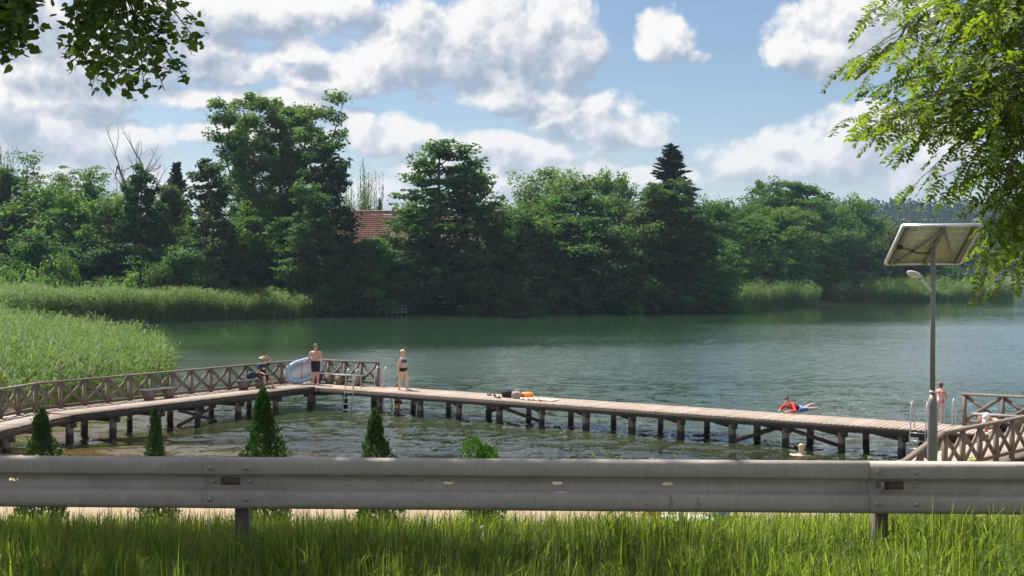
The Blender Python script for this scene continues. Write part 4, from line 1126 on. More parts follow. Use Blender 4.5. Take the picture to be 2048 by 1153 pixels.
# ------------------------------------------------------------------ distant pine wood on the hill (one mass)
rng = np.random.default_rng(5)
def far_wood():
    lv = []
    n = 2600
    X_ = rng.uniform(150, 460, n); Y_ = 742 + 330 * rng.random(n) ** 1.5
    P = np.stack([X_, Y_], -1); ok = lake_sd(P) > 4; P = P[ok]; Zg = terr(P)
    for (x, y), z in zip(P, Zg):
        H = rng.uniform(11, 19); W = rng.uniform(2.6, 4.2); m = 46
        conifer = rng.random() < .6
        f = rng.random(m); 
        r = W * ((1 - f) ** .8 if conifer else np.sqrt(np.maximum(0.02, 1 - (2 * f - .9) ** 2)) * .9); a_ = rng.random(m) * 6.283
        Q = np.stack([x + np.cos(a_) * r * rng.uniform(.5, 1, m), y + np.sin(a_) * r * rng.uniform(.5, 1, m), z + H * (.12 + .88 * f)], -1)
        Nn = rand_unit(m, rng) * .7 + V3(0, 0, .5); Nn /= np.linalg.norm(Nn, axis=1)[:, None]
        lv.append(leaf_quads(Q, Nn, rand_unit(m, rng), rng.uniform(1.4, 2.6, m), rng.uniform(.9, 1.5, m)))
    v = np.concatenate(lv); return mesh_np('far_wood', v, [qfaces(len(v) // 4)])
fw = link('distant_wood', far_wood(), 'leaf_far'); fw['kind'] = 'stuff'; tag(fw, 'distant dark pine wood on the hill across the lake', 'wood')
# trees that close the shore behind the left and right of the frame belong to the same belt: a low far belt behind
def belt():
    lv = []; n = 420
    for k in range(n):
        px = rng.uniform(-260, 1760); y = rng.uniform(262, 330); x = (px - 1024) / F * y; z = hgt1(x, y)
        H = rng.uniform(9, 13.5); W = rng.uniform(3, 4.5); m = 60; u = rand_unit(m, rng); Q = V3(x, y, z + H * .55) + u * V3(W, W, H * .45) * (rng.random(m) ** .4)[:, None]
        Nn = rand_unit(m, rng) + V3(0, 0, .5); Nn /= np.linalg.norm(Nn, axis=1)[:, None]
        lv.append(leaf_quads(Q, Nn, rand_unit(m, rng), rng.uniform(.9, 1.7, m), rng.uniform(.6, 1.1, m)))
    v = np.concatenate(lv); return mesh_np('back_wood', v, [qfaces(len(v) // 4)])
bw = link('back_wood', belt(), 'leaf_alder'); bw['kind'] = 'stuff'; tag(bw, 'low dense wood behind the far shore trees', 'wood')

# ------------------------------------------------------------------ reeds (uncountable)
def reeds(P, zb, H, rng, nl=6, lw=.035, ll=.55, sw=.012):
    """stems with drooping leaves; P (n,2), zb (n,), H (n,)"""
    n = len(P); base = np.column_stack([P, zb]); az = rng.random(n) * 6.283
    wind = V3(.10, -.03, 0); lean = rng.normal(size=(n, 3)) * .07 + wind; lean[:, 2] = 0
    top = base + lean * H[:, None] + np.column_stack([0 * H, 0 * H, H])
    sd = np.column_stack([np.cos(az), np.sin(az), 0 * az]) * sw
    out = [np.stack([base - sd, base + sd, top + sd * .4, top - sd * .4], 1).reshape(-1, 3)]
    for k in range(nl):
        f = .35 + .65 * (k + rng.random(n) * .8) / nl; f = np.minimum(f, 1.0)
        p = base + (top - base) * f[:, None]; a_ = rng.random(n) * 6.283
        d = np.column_stack([np.cos(a_), np.sin(a_), 0 * a_]) + V3(.5, -.1, 0); L = ll * rng.uniform(.6, 1.2, n)[:, None]
        upk = rng.uniform(.5, 1.3, n)[:, None]
        m = p + d * L * .45 + V3(0, 0, 1) * L * .5 * upk; e_ = p + d * L * 1.0 + V3(0, 0, 1) * L * .35 * upk
        w_ = np.cross(d, V3(0, 0, 1)); w_ /= np.linalg.norm(w_, axis=1)[:, None]; w_ = w_ * lw / 2
        out.append(np.stack([p, m + w_, e_, m - w_], 1).reshape(-1, 3))
    return np.concatenate(out)
def reed_obj(name, label, v, mat):
    o = link(name, mesh_np(name, v, [qfaces(len(v) // 4)]), mat); o['kind'] = 'stuff'; tag(o, label, 'reeds'); return o
def inpoly(P, poly):
    poly = np.asarray(poly, float); ins = np.zeros(len(P), bool)
    for a_, b_ in zip(poly, np.roll(poly, -1, 0)):
        c = (a_[1] > P[:, 1]) != (b_[1] > P[:, 1]); xi = (b_[0] - a_[0]) * (P[:, 1] - a_[1]) / (b_[1] - a_[1] + 1e-12) + a_[0]; ins ^= c & (P[:, 0] < xi)
    return ins
def sample(poly, n, rng):
    poly = np.asarray(poly, float); lo, hi = poly.min(0), poly.max(0); out = []
    tot = 0
    while tot < n:
        Q = lo + rng.random((n * 2, 2)) * (hi - lo); Q = Q[inpoly(Q, poly)]; out.append(Q); tot += len(Q)
    return np.concatenate(out)[:n]
def reed_bed(poly, n, rng, hmin, hmax, front_bias=None):
    P = sample(poly, n, rng); zb = np.maximum(terr(P), -.35); H = rng.uniform(hmin, hmax, n) * (1 + .12 * np.sin(P[:, 0] * .5) * np.sin(P[:, 1] * .37))
    return P, zb, H
near_poly = [(-19.6, 45.5), (-17.8, 56), (-17.6, 61), (-20, 68), (-24.5, 80), (-31, 94), (-38, 105), (-50, 121), (-70, 121), (-50, 90), (-36, 66), (-27, 48)]
P, zb, H = reed_bed(near_poly, 13000, rng, 1.3, 2.5); H *= .78 + .3 * (np.sin(P[:, 0] * 1.9 + np.sin(P[:, 1] * 1.1) * 2) * np.sin(P[:, 1] * 1.3 + P[:, 0] * .6) + .5)
kk = rng.random(len(P)) < np.interp(P[:, 1], [45, 70, 121], [1, .8, .45]); edge = np.clip(-lake_sd(P) / 1.0, -3, 3)
reed_obj('reed_bed', 'bright green reed bed growing behind the left arm of the pier', reeds(P[kk], zb[kk], H[kk], rng, 7, .062, .72), 'leaf_reed')
left_poly = [(-62, 124), (-53, 124), (-47.5, 137), (-40, 147), (-34, 150), (-27, 157), (-27, 163), (-40, 158), (-52, 148), (-75, 134)]
P, zb, H = reed_bed(left_poly, 10000, rng, 2.2, 3.6)
reed_obj('far_reed_bed', 'pale reed belt along the left far shore below the dark trees', reeds(P, zb, H, rng, 6, .085, .8, .03), 'leaf_reed_far')
r_poly = [(31, 181), (36, 186), (46, 200), (56, 214), (54, 222), (44, 212), (34, 196), (29, 186)]
P, zb, H = reed_bed(r_poly, 4200, rng, 2.2, 4.0); H *= .75 + .35 * (np.sin(P[:, 0] * .9) * np.sin(P[:, 1] * .7 + 1) + .5)
reed_obj('far_reed_bed', 'reed bank on the right far shore left of the fallen log', reeds(P, zb, H, rng, 6, .09, .9, .03), 'leaf_reed_far')
s_poly = [(62, 226), (80, 240), (100, 256), (113, 266), (117, 274), (113, 279), (98, 266), (80, 250), (60, 232)]
P, zb, H = reed_bed(s_poly, 4800, rng, 2.2, 4.2); H *= .72 + .35 * (np.sin(P[:, 0] * .6) * np.sin(P[:, 1] * .5 + 1) + .5)
reed_obj('far_reed_bed', 'reed spit running out into the lake behind the lamp pole', reeds(P, zb, H, rng, 6, .11, 1.0, .035), 'leaf_reed_far')

# ------------------------------------------------------------------ thujas behind the guardrail
def thuja(seed, H, W, forked=False):
    t = Tree(seed); rng = t.rng; n = int(5200 * (H / 2.2) * max(.7, W / .6))
    t.limb(t.curve((0, 0, -.2), (0, 0, 1), H * .9, 6, wob=.02), .035, .008, 6)
    axes = [(0, 1.0)] if not forked else [(-.10, 1.0), (.13, .92)]
    for k in range(16):
        a_ = k * 2.4; f = k / 16; c = t.curve((0, 0, H * (.06 + .75 * f)), V3(math.cos(a_) * .6, math.sin(a_) * .6, 1), W * .55 * (1.1 - f), 4); t.limb(c, .012, .004, 4)
    ph = rng.random(6) * 6.28; w1, w2, lx_, ly_2 = rng.uniform(.62, .95), rng.uniform(.30, .55), rng.normal() * .06, rng.normal() * .06
    for ox, hh in axes:
        m = n // len(axes); f = rng.random(m) ** 1.25; a_ = rng.random(m) * 6.283
        r = W / 2 * np.interp(f, [0, .08, .3, .55, .8, .93, 1], [.75, .95, 1, w1, w2, .24, .03] if not forked else [.8, .95, 1, 1, .85, .6, .12]) * (.80 if forked else 1)
        lump = 1 + .24 * np.sin(a_ * 3 + f * 16 + ph[0]) + .12 * np.sin(a_ * 5 - f * 27 + ph[1]) + .08 * np.sin(f * 50 + a_ * 2 + ph[2])
        rr_ = r * lump * (1 - .55 * rng.random(m) ** 2.4)
        shoot = rng.random(m) < .06; rr_ = np.where(shoot, rr_ * rng.uniform(1.05, 1.35, m), rr_)
        P = np.stack([ox * np.minimum(1, f * 2) + lx_ * f * f + np.cos(a_) * rr_, ly_2 * f * f + np.sin(a_) * rr_, f * H * hh + np.where(shoot, .06, 0)], -1)
        outd = np.stack([np.cos(a_), np.sin(a_), 0 * a_], -1)
        T = outd * .55 + V3(0, 0, .9) + rng.normal(size=(m, 3)) * .35
        tang = np.stack([-np.sin(a_), np.cos(a_), 0 * a_], -1); Nn = tang * rng.normal(size=(m, 1)) + outd * .6 + rng.normal(size=(m, 3)) * .3; Nn /= np.linalg.norm(Nn, axis=1)[:, None]
        t.lv.append(leaf_quads(P, Nn, T, rng.uniform(.05, .11, m), rng.uniform(.018, .034, m)))
    return t
TH = [(80, 818, 70, 22.0, 'leaf_thuja', 'broad conical thuja leftmost behind the guardrail', False), (313, 822, 46, 22.4, 'leaf_thuja', 'slim thuja second from the left behind the guardrail', False),
      (528, 778, 72, 21.6, 'leaf_thuja', 'tallest thuja in front of the pier below the seated person', False), (757, 822, 62, 21.8, 'leaf_thuja', 'thuja below the pier corner, right of the tallest one', False),
      (966, 878, 60, 21.2, 'leaf_thuja_bright', 'short bright green two-topped thuja behind the guardrail', True)]
for k, (px, top, wpx, y, mt, lab, fk) in enumerate(TH):
    x = (px - 1024) / F * y; zb = hgt1(x, y); H = CAMZ - (top - HZ) / F * y - zb; W = wpx / F * y * 1.42
    tm, cm = thuja(201 + k, H, W, fk).meshes('thuja'); tm.materials.append(MATS['bark']); cm.materials.append(MATS[mt])
    r = thing('thuja_shrub', lab, 'shrub', (x, y, zb), 'thujas planted along the beach')
    for nm, me in (('trunk', tm), ('foliage', cm)): o = bpy.data.objects.new(nm, me); COL.objects.link(o); o.parent = r
# tall weeds that stick up behind the rail
def weed(px, top, y, lab, seed, w=.18, n=26):
    t = Tree(seed); rng = t.rng; x = (px - 1024) / F * y; zb = hgt1(x, y); H = CAMZ - (top - HZ) / F * y - zb
    for k in range(3):
        c = t.curve((rng.normal() * .04, rng.normal() * .04, -.05), V3(rng.normal() * .06, rng.normal() * .06, 1), H * rng.uniform(.8, 1.0), 7, wob=.03); t.limb(c, .006, .002, 5)
        m = n; s_ = rng.uniform(.25, 1, m) * 6; a0 = np.minimum(s_.astype(int), 5); P = c[a0] + (c[a0 + 1] - c[a0]) * (s_ - a0)[:, None]
        a_ = rng.random(m) * 6.283; T = np.stack([np.cos(a_), np.sin(a_), rng.uniform(.2, 1.0, m)], -1); L = w * rng.uniform(.5, 1.1, m); P = P + T * L[:, None] * .45
        Nn = np.cross(T, np.stack([-np.sin(a_), np.cos(a_), 0 * a_], -1)); Nn /= np.linalg.norm(Nn, axis=1)[:, None]
        t.lv.append(leaf_quads(P, Nn, T, L, L * .22))
    tm, cm = t.meshes('weed'); tm.materials.append(MATS['grass']); cm.materials.append(MATS['grass'])
    r = thing('tall_weed', lab, 'plant', (x, y, zb), 'tall weeds behind the guardrail')
    for nm, me in (('stem', tm), ('leaves', cm)): o = bpy.data.objects.new(nm, me); COL.objects.link(o); o.parent = r
weed(1228, 876, 13.0, 'tall green weed rising behind the guardrail right of the short thuja', 301)
weed(1366, 880, 12.5, 'thin seeding weed behind the guardrail left of the swimmer', 302, .10, 16)
weed(1497, 898, 12.5, 'small weed tip just showing above the rail left of the swimmer', 303, .10, 16)
weed(1738, 878, 12.0, 'leaning tall weed behind the rail joint', 304, .15, 22)
weed(1962, 868, 12.0, 'yellow-green weed in front of the gangway railing', 305, .14, 24)
# ------------------------------------------------------------------ verge grass
def blades(P, z, H, rng, wid=.006, bend=.5):
    n = len(P); a_ = rng.random(n) * 6.283; d = np.stack([np.cos(a_), np.sin(a_), 0 * a_], -1) + V3(.25, -.1, 0)
    face = rng.random(n) * 6.283; s_ = np.stack([np.cos(face), np.sin(face), 0 * face], -1) * (wid * rng.uniform(.6, 1.5, n))[:, None] / 2
    b = np.column_stack([P, z - .02]); k = (bend * rng.random(n) ** 1.6)[:, None]; Hc = H[:, None]; up = V3(0, 0, 1)
    m1 = b + up * Hc * .42 + d * Hc * k * .12; m2 = b + up * Hc * (.80 - .1 * k) + d * Hc * k * .42; tp = b + up * Hc * (1.0 - .38 * k) + d * Hc * k * 1.0
    v = np.stack([b - s_, b + s_, m1 + s_ * .95, m1 - s_ * .95, m2 + s_ * .7, m2 - s_ * .7, tp], 1).reshape(-1, 3)
    o = np.arange(n)[:, None] * 7
    return v, [np.concatenate([o + [0, 1, 2, 3], o + [3, 2, 4, 5]]), o + [5, 4, 6]]
rng = np.random.default_rng(17)
def patch(n, y0, y1, xs=.50, pw=1.0):
    y = y0 + (y1 - y0) * rng.random(n) ** pw; x = (rng.random(n) * 2 - 1) * (xs * y + .35); return np.stack([x, y], -1)
def grass_obj(name, label, sets, mat):
    V_, Q, T_ = [], [], []; off = 0
    for v, f in sets: V_.append(v); Q.append(f[0] + off); T_.append(f[1] + off); off += len(v)
    o = link(name, mesh_np(name, np.concatenate(V_), [np.concatenate(Q), np.concatenate(T_)]), mat); o['kind'] = 'stuff'; tag(o, label, 'grass'); return o
def clumpy(P): return np.clip(rng.normal(size=len(P)) * .18, -.3, .5) + .5 + .5 * np.sin(P[:, 0] * 2.3 + np.sin(P[:, 1] * 3.1) * 1.3) * np.sin(P[:, 1] * 2.7 + P[:, 0] * 1.1)
sets = []
P = patch(88000, 5.9, 8.6, .66); c = clumpy(P); lit = np.clip((P[:, 0] + .3) / 2.5, 0, 1)
sets.append(blades(P, terr(P), (.16 + .26 * rng.random(len(P)) ** 1.3) * (.75 + .5 * c) * (.95 + .32 * lit), rng, .0065, 1.1))
P = patch(38000, 8.3, 11.5, .62); sets.append(blades(P, terr(P), .26 + .32 * rng.random(len(P)) ** 1.4, rng, .007, .6))
P = patch(22000, 11.5, 20.5); sets.append(blades(P, terr(P), .18 + .36 * rng.random(len(P)), rng, .010, .5))
P = patch(9000, 6.4, 8.4); sets.append(blades(P, terr(P), .25 + .22 * rng.random(len(P)), rng, .0075, 1.6))
grass_obj('verge_grass', 'tall green grass growing on the road verge below the guardrail', sets, 'grass')
sets = []
P = patch(5200, 6.1, 9.5); sets.append(blades(P, terr(P), .15 + .32 * rng.random(len(P)), rng, .004, .5))
P = patch(2600, 8.5, 13); sets.append(blades(P, terr(P), .25 + .30 * rng.random(len(P)), rng, .006, .4))
grass_obj('dry_grass', 'thin dry grass stalks among the green verge grass', sets, 'grass_dry')
# seed heads on thin stalks
gbs = GB(); P = patch(240, 6.3, 9.2); Zt = terr(P)
for (x, y), z in zip(P, Zt):
    h = rng.uniform(.34, .58); d = V3(rng.normal() * .12, rng.normal() * .08, 0); b = V3(x, y, z - .02); tp = b + V3(0, 0, h) + d * h
    gbs.tube([b, b + V3(0, 0, h * .5) + d * h * .25, tp], [.0014, .0012, .0010], 3, False)
    for q in range(7): gbs.tube([tp - V3(0, 0, .012 * q), tp - V3(0, 0, .012 * q) + V3(rng.normal() * .012, rng.normal() * .012, .012)], [.0022, .0008], 3, False)
so_ = gbs.build('grass_seed_heads', 'grass_dry'); so_['kind'] = 'stuff'; tag(so_, 'thin seed heads standing above the verge grass', 'grass')
# broad dock leaves at the crest of the verge
t = Tree(401)
for (px, y, h) in ((440, 8.3, .30), (425, 8.2, .24), (900, 8.6, .3), (1225, 8.6, .28), (470, 8.5, .26), (1690, 8.2, .24), (560, 8.4, .22)):
    x = (px - 1024) / F * y; zb = hgt1(x, y)
    for k in range(5):
        a_ = t.rng.random() * 6.28; T = V3(math.cos(a_) * .5, math.sin(a_) * .5, 1); Pc = V3(x, y, zb + h * .55) + T * .05; Nn = unit(np.cross(T, V3(-math.sin(a_), math.cos(a_), 0)))
        t.lv.append(leaf_quads(Pc[None], Nn[None], T[None], h * .75, h * .26))
v = np.concatenate(t.lv); o = link('dock_leaves', mesh_np('dock_leaves', v, [qfaces(len(v) // 4)]), 'grass'); o['kind'] = 'stuff'; tag(o, 'broad dock leaves at the crest of the grassy verge', 'leaves')
# small white and yellow flowers in the grass
gb = GB(); fr_ = np.random.default_rng(3)
for (px, py) in ((660, 1142), (502, 1088), (416, 1046), (78, 1120), (55, 1108), (965, 1058), (1560, 1142), (512, 1085), (130, 1106)):
    y = 7.35 + fr_.random() * .3; p = at(px, py, y)
    for k in range(6):
        a_ = k * 1.047; gb.sphere(p + V3(math.cos(a_) * .008, 0.002 * k, math.sin(a_) * .008), (.007, .004, .007), 6, 4)
    gb.tube([p, p + V3(.01, 0, -.12), V3(p[0] + .015, p[1], hgt1(p[0], p[1]) - .02)], .0018, 4)
o = gb.build('verge_flowers', 'petal'); o['kind'] = 'stuff'; tag(o, 'small white wild flowers scattered in the verge grass', 'flowers')

# ------------------------------------------------------------------ near trees that hang into the picture
def poly_leaves(P, Nn, T, L, W, shape):
    """leaf outlines with several vertices: shape (k,2) in unit length (along, across)"""
    T = T - Nn * np.sum(T * Nn, 1)[:, None]; T /= np.linalg.norm(T, axis=1)[:, None] + 1e-9; Bn = np.cross(Nn, T)
    L = np.broadcast_to(L, (len(P),)); W = np.broadcast_to(W, (len(P),)); sh = np.asarray(shape)
    v = P[:, None] + T[:, None] * (sh[None, :, 0] * L[:, None])[..., None] + Bn[:, None] * (sh[None, :, 1] * W[:, None])[..., None] - Nn[:, None] * (np.abs(sh[None, :, 1]) * W[:, None] * .25)[..., None] - Nn[:, None] * ((sh[None, :, 0] ** 2) * L[:, None] * .12)[..., None]
    return v.reshape(-1, 3)
HEART = [(0, 0), (-.06, .22), (.08, .46), (.38, .48), (.70, .26), (1.0, 0), (.70, -.26), (.38, -.48), (.08, -.46), (-.06, -.22)]
OVAL = [(0, 0), (.22, .42), (.62, .46), (1.0, 0), (.62, -.46), (.22, -.42)]
def resample(c, n):
    c = np.asarray(c, float); d = np.r_[0, np.cumsum(np.linalg.norm(np.diff(c, axis=0), axis=1))]; t = np.linspace(0, d[-1], n)
    return np.stack([np.interp(t, d, c[:, k]) for k in range(3)], -1)
rng = np.random.default_rng(23)
# --- linden at the left: trunk out of frame, twigs hang down into the upper left corner
lx, ly = -6.3, 11.2; lzb = hgt1(lx, ly)
linden = thing('linden_tree', 'linden tree whose dark leafy twigs hang into the upper left corner', 'tree', (lx, ly, lzb))
tw = GB(); leaves = []
trunk_pts = [V3(lx, ly, lzb - .4), V3(lx + .05, ly, lzb + 2.5), V3(lx, ly - .05, lzb + 5), V3(lx + .1, ly, lzb + 9), V3(lx + .1, ly, lzb + 13.2)]
gb = GB(); gb.tube(trunk_pts, [.34, .28, .24, .17, .05], 12)
limbs = []
for k in range(26):
    f = k / 26; p = V3(lx + .05, ly, lzb + 6.3 + 6.0 * f); a_ = k * 2.4; r = 4.6 * math.sin(math.pi * (.22 + .72 * f)) * rng.uniform(.8, 1.1)
    c = [p, p + V3(math.cos(a_) * r * .5, math.sin(a_) * r * .5, .7), p + V3(math.cos(a_) * r, math.sin(a_) * r, .9)]
    c = resample(c, 6); gb.tube(c, np.linspace(.09, .015, 6), 6); limbs.append(c)
big1 = resample([V3(lx, ly, lzb + 5.8), V3(-5.4, 10.6, 9.6), V3(-4.0, 9.8, 9.4), at(245, -50, 9.2)], 9); gb.tube(big1, np.linspace(.10, .022, 9), 8)
big2 = resample([V3(lx, ly, lzb + 5.6), V3(-6.0, 10.2, 9.6), V3(-5.0, 9.5, 9.2), at(-40, -90, 9.0)], 6); gb.tube(big2, np.linspace(.07, .02, 6), 8)
gb.build('trunk', 'bark', linden, True)
def lind_leaves(c, n, spread, size=.075):
    c = resample(c, 24); i_ = (rng.random(n) ** .8 * 23).astype(int)
    P = c[i_] + rng.normal(size=(n, 3)) * spread * V3(1, 1.6, 1)
    Nn = rng.normal(size=(n, 3)) * .5 + V3(0, -.35, .75); Nn /= np.linalg.norm(Nn, axis=1)[:, None]
    T = rng.normal(size=(n, 3)) * .6 + V3(0, 0, -.75); L = size * rng.uniform(.65, 1.25, n)
    leaves.append(poly_leaves(P, Nn, T, L, L * .92, HEART))
hub = (245, -40)
tips = [(398, 98), (390, 45), (345, 8), (385, 118), (372, 168), (330, 192), (290, 190), (258, 208), (215, 196), (185, 192), (178, 150), (150, 150), (140, 118), (138, 105), (142, 52), (156, 22), (178, 12),
        (230, 140), (270, 120), (300, 90), (205, 90), (160, 80), (320, 140), (250, 60), (290, 40), (340, 70), (150, 120), (300, 160), (210, 165), (180, 60), (225, 20), (330, 110), (240, 175), (195, 125)]
for (px, py) in tips:
    y = 9.2 + rng.normal() * .45; s_ = big1[rng.integers(6, 9)]
    mid = at((px + hub[0]) / 2 + rng.normal() * 14, (py + hub[1]) / 2 - 18, (y + 9.2) / 2)
    c = [s_, mid, at(px, py - 10, y)]; tw.tube(resample(c, 7), np.linspace(.011, .003, 7), 5)
    cc = resample(c, 10)[4:]; lind_leaves(cc, 34, .055, .066)
    lind_leaves(cc[-3:], 12, .022, .06)
hub2 = (-40, -60)
for (px, py) in [(66, 86), (52, 74), (70, 14), (58, 4), (34, 126), (8, 125), (25, 100), (50, 50), (58, 30), (15, 60), (-20, 90), (-30, 30), (66, 2), (30, 20), (60, 105), (5, 95), (45, 85), (20, 40)]:
    y = 9.0 + rng.normal() * .4; mid = at((px + hub2[0]) / 2, (py + hub2[1]) / 2 - 20, y)
    c = [big2[-1], mid, at(px, py - 8, y)]; tw.tube(resample(c, 7), np.linspace(.010, .003, 7), 5)
    cc = resample(c, 10)[4:]; lind_leaves(cc, 34, .055); lind_leaves(cc[-3:], 8, .03)
tw.build('twigs', 'bark', linden, True)
v = np.concatenate(leaves) - LOC[linden.name]; n = len(v) // 10
o = link('hanging_leaves', mesh_np('hanging_leaves', v, [np.arange(n * 10).reshape(n, 10)]), 'leaf_linden', linden); o['kind'] = 'stuff'
leaves = []
for c in limbs:      # crown above the frame
    n = 210; i_ = (rng.random(n) ** .6 * 5).astype(int); P = c[i_] + rng.normal(size=(n, 3)) * V3(.55, .55, .32)
    Nn = rng.normal(size=(n, 3)) * .6 + V3(0, 0, .7); Nn /= np.linalg.norm(Nn, axis=1)[:, None]
    pyy = HZ - (P[:, 2] - CAMZ) / P[:, 1] * F; pxx = 1024 + P[:, 0] / P[:, 1] * F
    keep = (pyy < -25) | (pxx < -60)
    L = .15 * rng.uniform(.7, 1.2, n); leaves.append(poly_leaves(P[keep], Nn[keep], rand_unit(n, rng)[keep], L[keep], L[keep] * .9, HEART))
v = np.concatenate(leaves) - LOC[linden.name]; n = len(v) // 10
o = link('crown', mesh_np('crown', v, [np.arange(n * 10).reshape(n, 10)]), 'leaf_linden', linden); o['kind'] = 'stuff'

# --- robinia at the right: pinnate leaves on arching twigs
rx_, ry_ = 6.9, 10.4; rzb = hgt1(rx_, ry_)
rob = thing('robinia_tree', 'robinia with bright feathery leaves filling the upper right corner', 'tree', (rx_, ry_, rzb))
gb = GB(); gb.tube([V3(rx_, ry_, rzb - .4), V3(rx_ + .1, ry_, rzb + 2.5), V3(rx_ - .1, ry_, rzb + 5.0), V3(rx_ - .2, ry_ - .1, rzb + 8.5)], [.19, .16, .13, .04], 12)
mains = []
for (za, e_) in ((2.6, at(2130, 470, 8.9)), (3.2, at(2110, 380, 9.6)), (3.9, at(2080, 250, 8.6)), (4.5, at(2090, 140, 9.8)), (5.2, at(2050, 40, 8.9)), (5.8, at(2020, -70, 9.3)), (4.2, at(2120, 320, 10.3)), (6.4, at(1990, -150, 9.6))):
    p = V3(rx_, ry_, rzb + za); c = resample([p, (p + e_) / 2 + V3(0, 0, .35), e_], 7); gb.tube(c, np.linspace(.075, .025, 7), 7); mains.append(c)
gb.build('trunk', 'bark', rob, True)
tw = GB(); fronds = []
def frond(p, d, L, k=15):
    d = unit(d); c = [p]; dd = d.copy()
    for q in range(8): dd = unit(dd + V3(0, 0, -.08)); c.append(c[-1] + dd * L / 8)
    c = np.array(c); tw.tube(c, np.linspace(.0022, .001, 9), 3, False)
    sd = unit(np.cross(d, V3(0, 0, 1)) + rng.normal(size=3) * .75); nn = unit(np.cross(sd, d))
    m = k // 2; P, Nn, T = [], [], []
    for q in range(m):
        f = .18 + .80 * q / (m - 1); i_ = f * 8; a0 = min(int(i_), 7); b = c[a0] + (c[a0 + 1] - c[a0]) * (i_ - a0); tg = unit(c[a0 + 1] - c[a0])
        for s_ in (-1, 1): P.append(b); T.append(sd * s_ + tg * .45 + rng.normal(size=3) * .12 - V3(0, 0, .18)); Nn.append(nn + rng.normal(size=3) * .22)
    P.append(c[-1]); T.append(dd); Nn.append(nn)
    P, Nn, T = map(np.array, (P, Nn, T)); Nn /= np.linalg.norm(Nn, axis=1)[:, None]
    Lf = .046 * rng.uniform(.8, 1.15, len(P)); fronds.append(poly_leaves(P, Nn, T, Lf, Lf * .54, OVAL))
RP = [(1745, -20), (1738, 40), (1700, 110), (1678, 138), (1712, 190), (1686, 238), (1728, 268), (1790, 300), (1850, 318), (1778, 372), (1800, 385), (1848, 388), (1905, 335), (1912, 400), (1925, 455), (1912, 535), (1952, 572), (1985, 530), (2060, 535), (2130, 480), (2130, -40)]
def twig(px, py, y, nf):
    e_ = at(px, py, y); dist_ = [np.linalg.norm(m[-1] - e_) + .6 * abs(m[-1][2] - e_[2]) for m in mains]; m = mains[int(np.argmin(dist_))] if rng.random() < .75 else mains[rng.integers(len(mains))]
    s_ = m[rng.integers(4, 7)]; mid = (s_ + e_) / 2 + V3(0, 0, .18 + .1 * rng.random()); c = resample([s_, mid, e_], 14); tw.tube(c[::2], np.linspace(.009, .002, 7), 5)
    L = np.linalg.norm(c[-1] - c[0]); f0 = max(.15, 1 - 1.1 / L)
    for q in range(nf):
        f = f0 + (1 - f0) * q / (nf - 1); i_ = f * 13; a0 = min(int(i_), 12); p = c[a0] + (c[a0 + 1] - c[a0]) * (i_ - a0); tg = unit(c[a0 + 1] - c[a0])
        sd = unit(np.cross(tg, V3(0, 0, 1))); d = tg * .55 + sd * (1 if q % 2 else -1) * .75 + V3(0, 0, -.02) + rng.normal(size=3) * .28
        if q == nf - 1: d = tg
        frond(p, d, rng.uniform(.17, .26))
tipsR = [(1925, 500), (1950, 520), (1960, 480), (1990, 470), (2010, 500), (1940, 440), (1980, 510), (2030, 450), (1955, 400), (1920, 540), (1935, 555), (1965, 545), (1900, 370), (1678, 135), (1690, 238), (1715, 60), (1735, 20), (1725, 150), (1735, 265), (1780, 372), (1845, 382), (1795, 300), (1912, 538), (1945, 568), (1930, 470), (1915, 400), (1900, 345), (1985, 525), (2030, 530), (1975, 430), (1740, 110), (1760, 220), (1760, 30), (1775, 170)]
for (px, py) in tipsR: twig(px + (50 if py > 330 else 14), py - 4, 9.0 + rng.normal() * .45, 9)
Q = sample(RP, 205, rng)
for (px, py) in Q:
    px += 45 if py > 330 else 10
    if 1960 < px < 2040 and 150 < py < 235 and rng.random() < .7: continue
    if 1940 < px < 2030 and 290 < py < 350 and rng.random() < .6: continue
    twig(px, py, 9.2 + rng.normal() * .7, 9)
# the rest of the crown, around the trunk and outside the frame
for q in range(150):
    u_ = rand_unit(1, rng)[0]; e_ = V3(6.7, 10.3, 8.6) + u_ * V3(3.0, 2.8, 2.6) * rng.uniform(.55, 1.0); px = 1024 + F * e_[0] / e_[1]; py = HZ - F * (e_[2] - CAMZ) / e_[1]
    if px < 2120 and py > -60: continue
    twig(px, py, e_[1], 8)
tw.build('twigs', 'bark', rob, True)
v = np.concatenate(fronds) - LOC[rob.name]; n = len(v) // 6
o = link('leaves', mesh_np('leaves', v, [np.arange(n * 6).reshape(n, 6)]), 'leaf_robinia', rob); o['kind'] = 'stuff'

# ------------------------------------------------------------------ red-roofed house behind the trees
hy = 214.0; hx0 = (470 - 1024) / F * hy; hx1 = (1125 - 1024) / F * hy; zr = CAMZ + (HZ - 424) / F * hy; ze = zr - 11.0; hw = 12.5
hz0 = hgt1((hx0 + hx1) / 2, hy) - .5; hc = ((hx0 + hx1) / 2, hy, hz0)
house = thing('red_roofed_house', 'long house with a steep red tiled roof behind the far shore trees', 'house', hc)
gb = GB(); gb.box((hc[0], hy, (hz0 + ze) / 2), (hx1 - hx0 - 1.0, 2 * hw - 1.2, ze - hz0))
gb.add([(hx0 + .5, hy - hw + .6, ze), (hx0 + .5, hy + hw - .6, ze), (hx0 + .5, hy, zr - .3), (hx1 - .5, hy - hw + .6, ze), (hx1 - .5, hy + hw - .6, ze), (hx1 - .5, hy, zr - .3)], [[[0, 2, 1], [3, 4, 5]]])
gb.build('wall', 'plaster', house)
gb = GB(); nco = 28
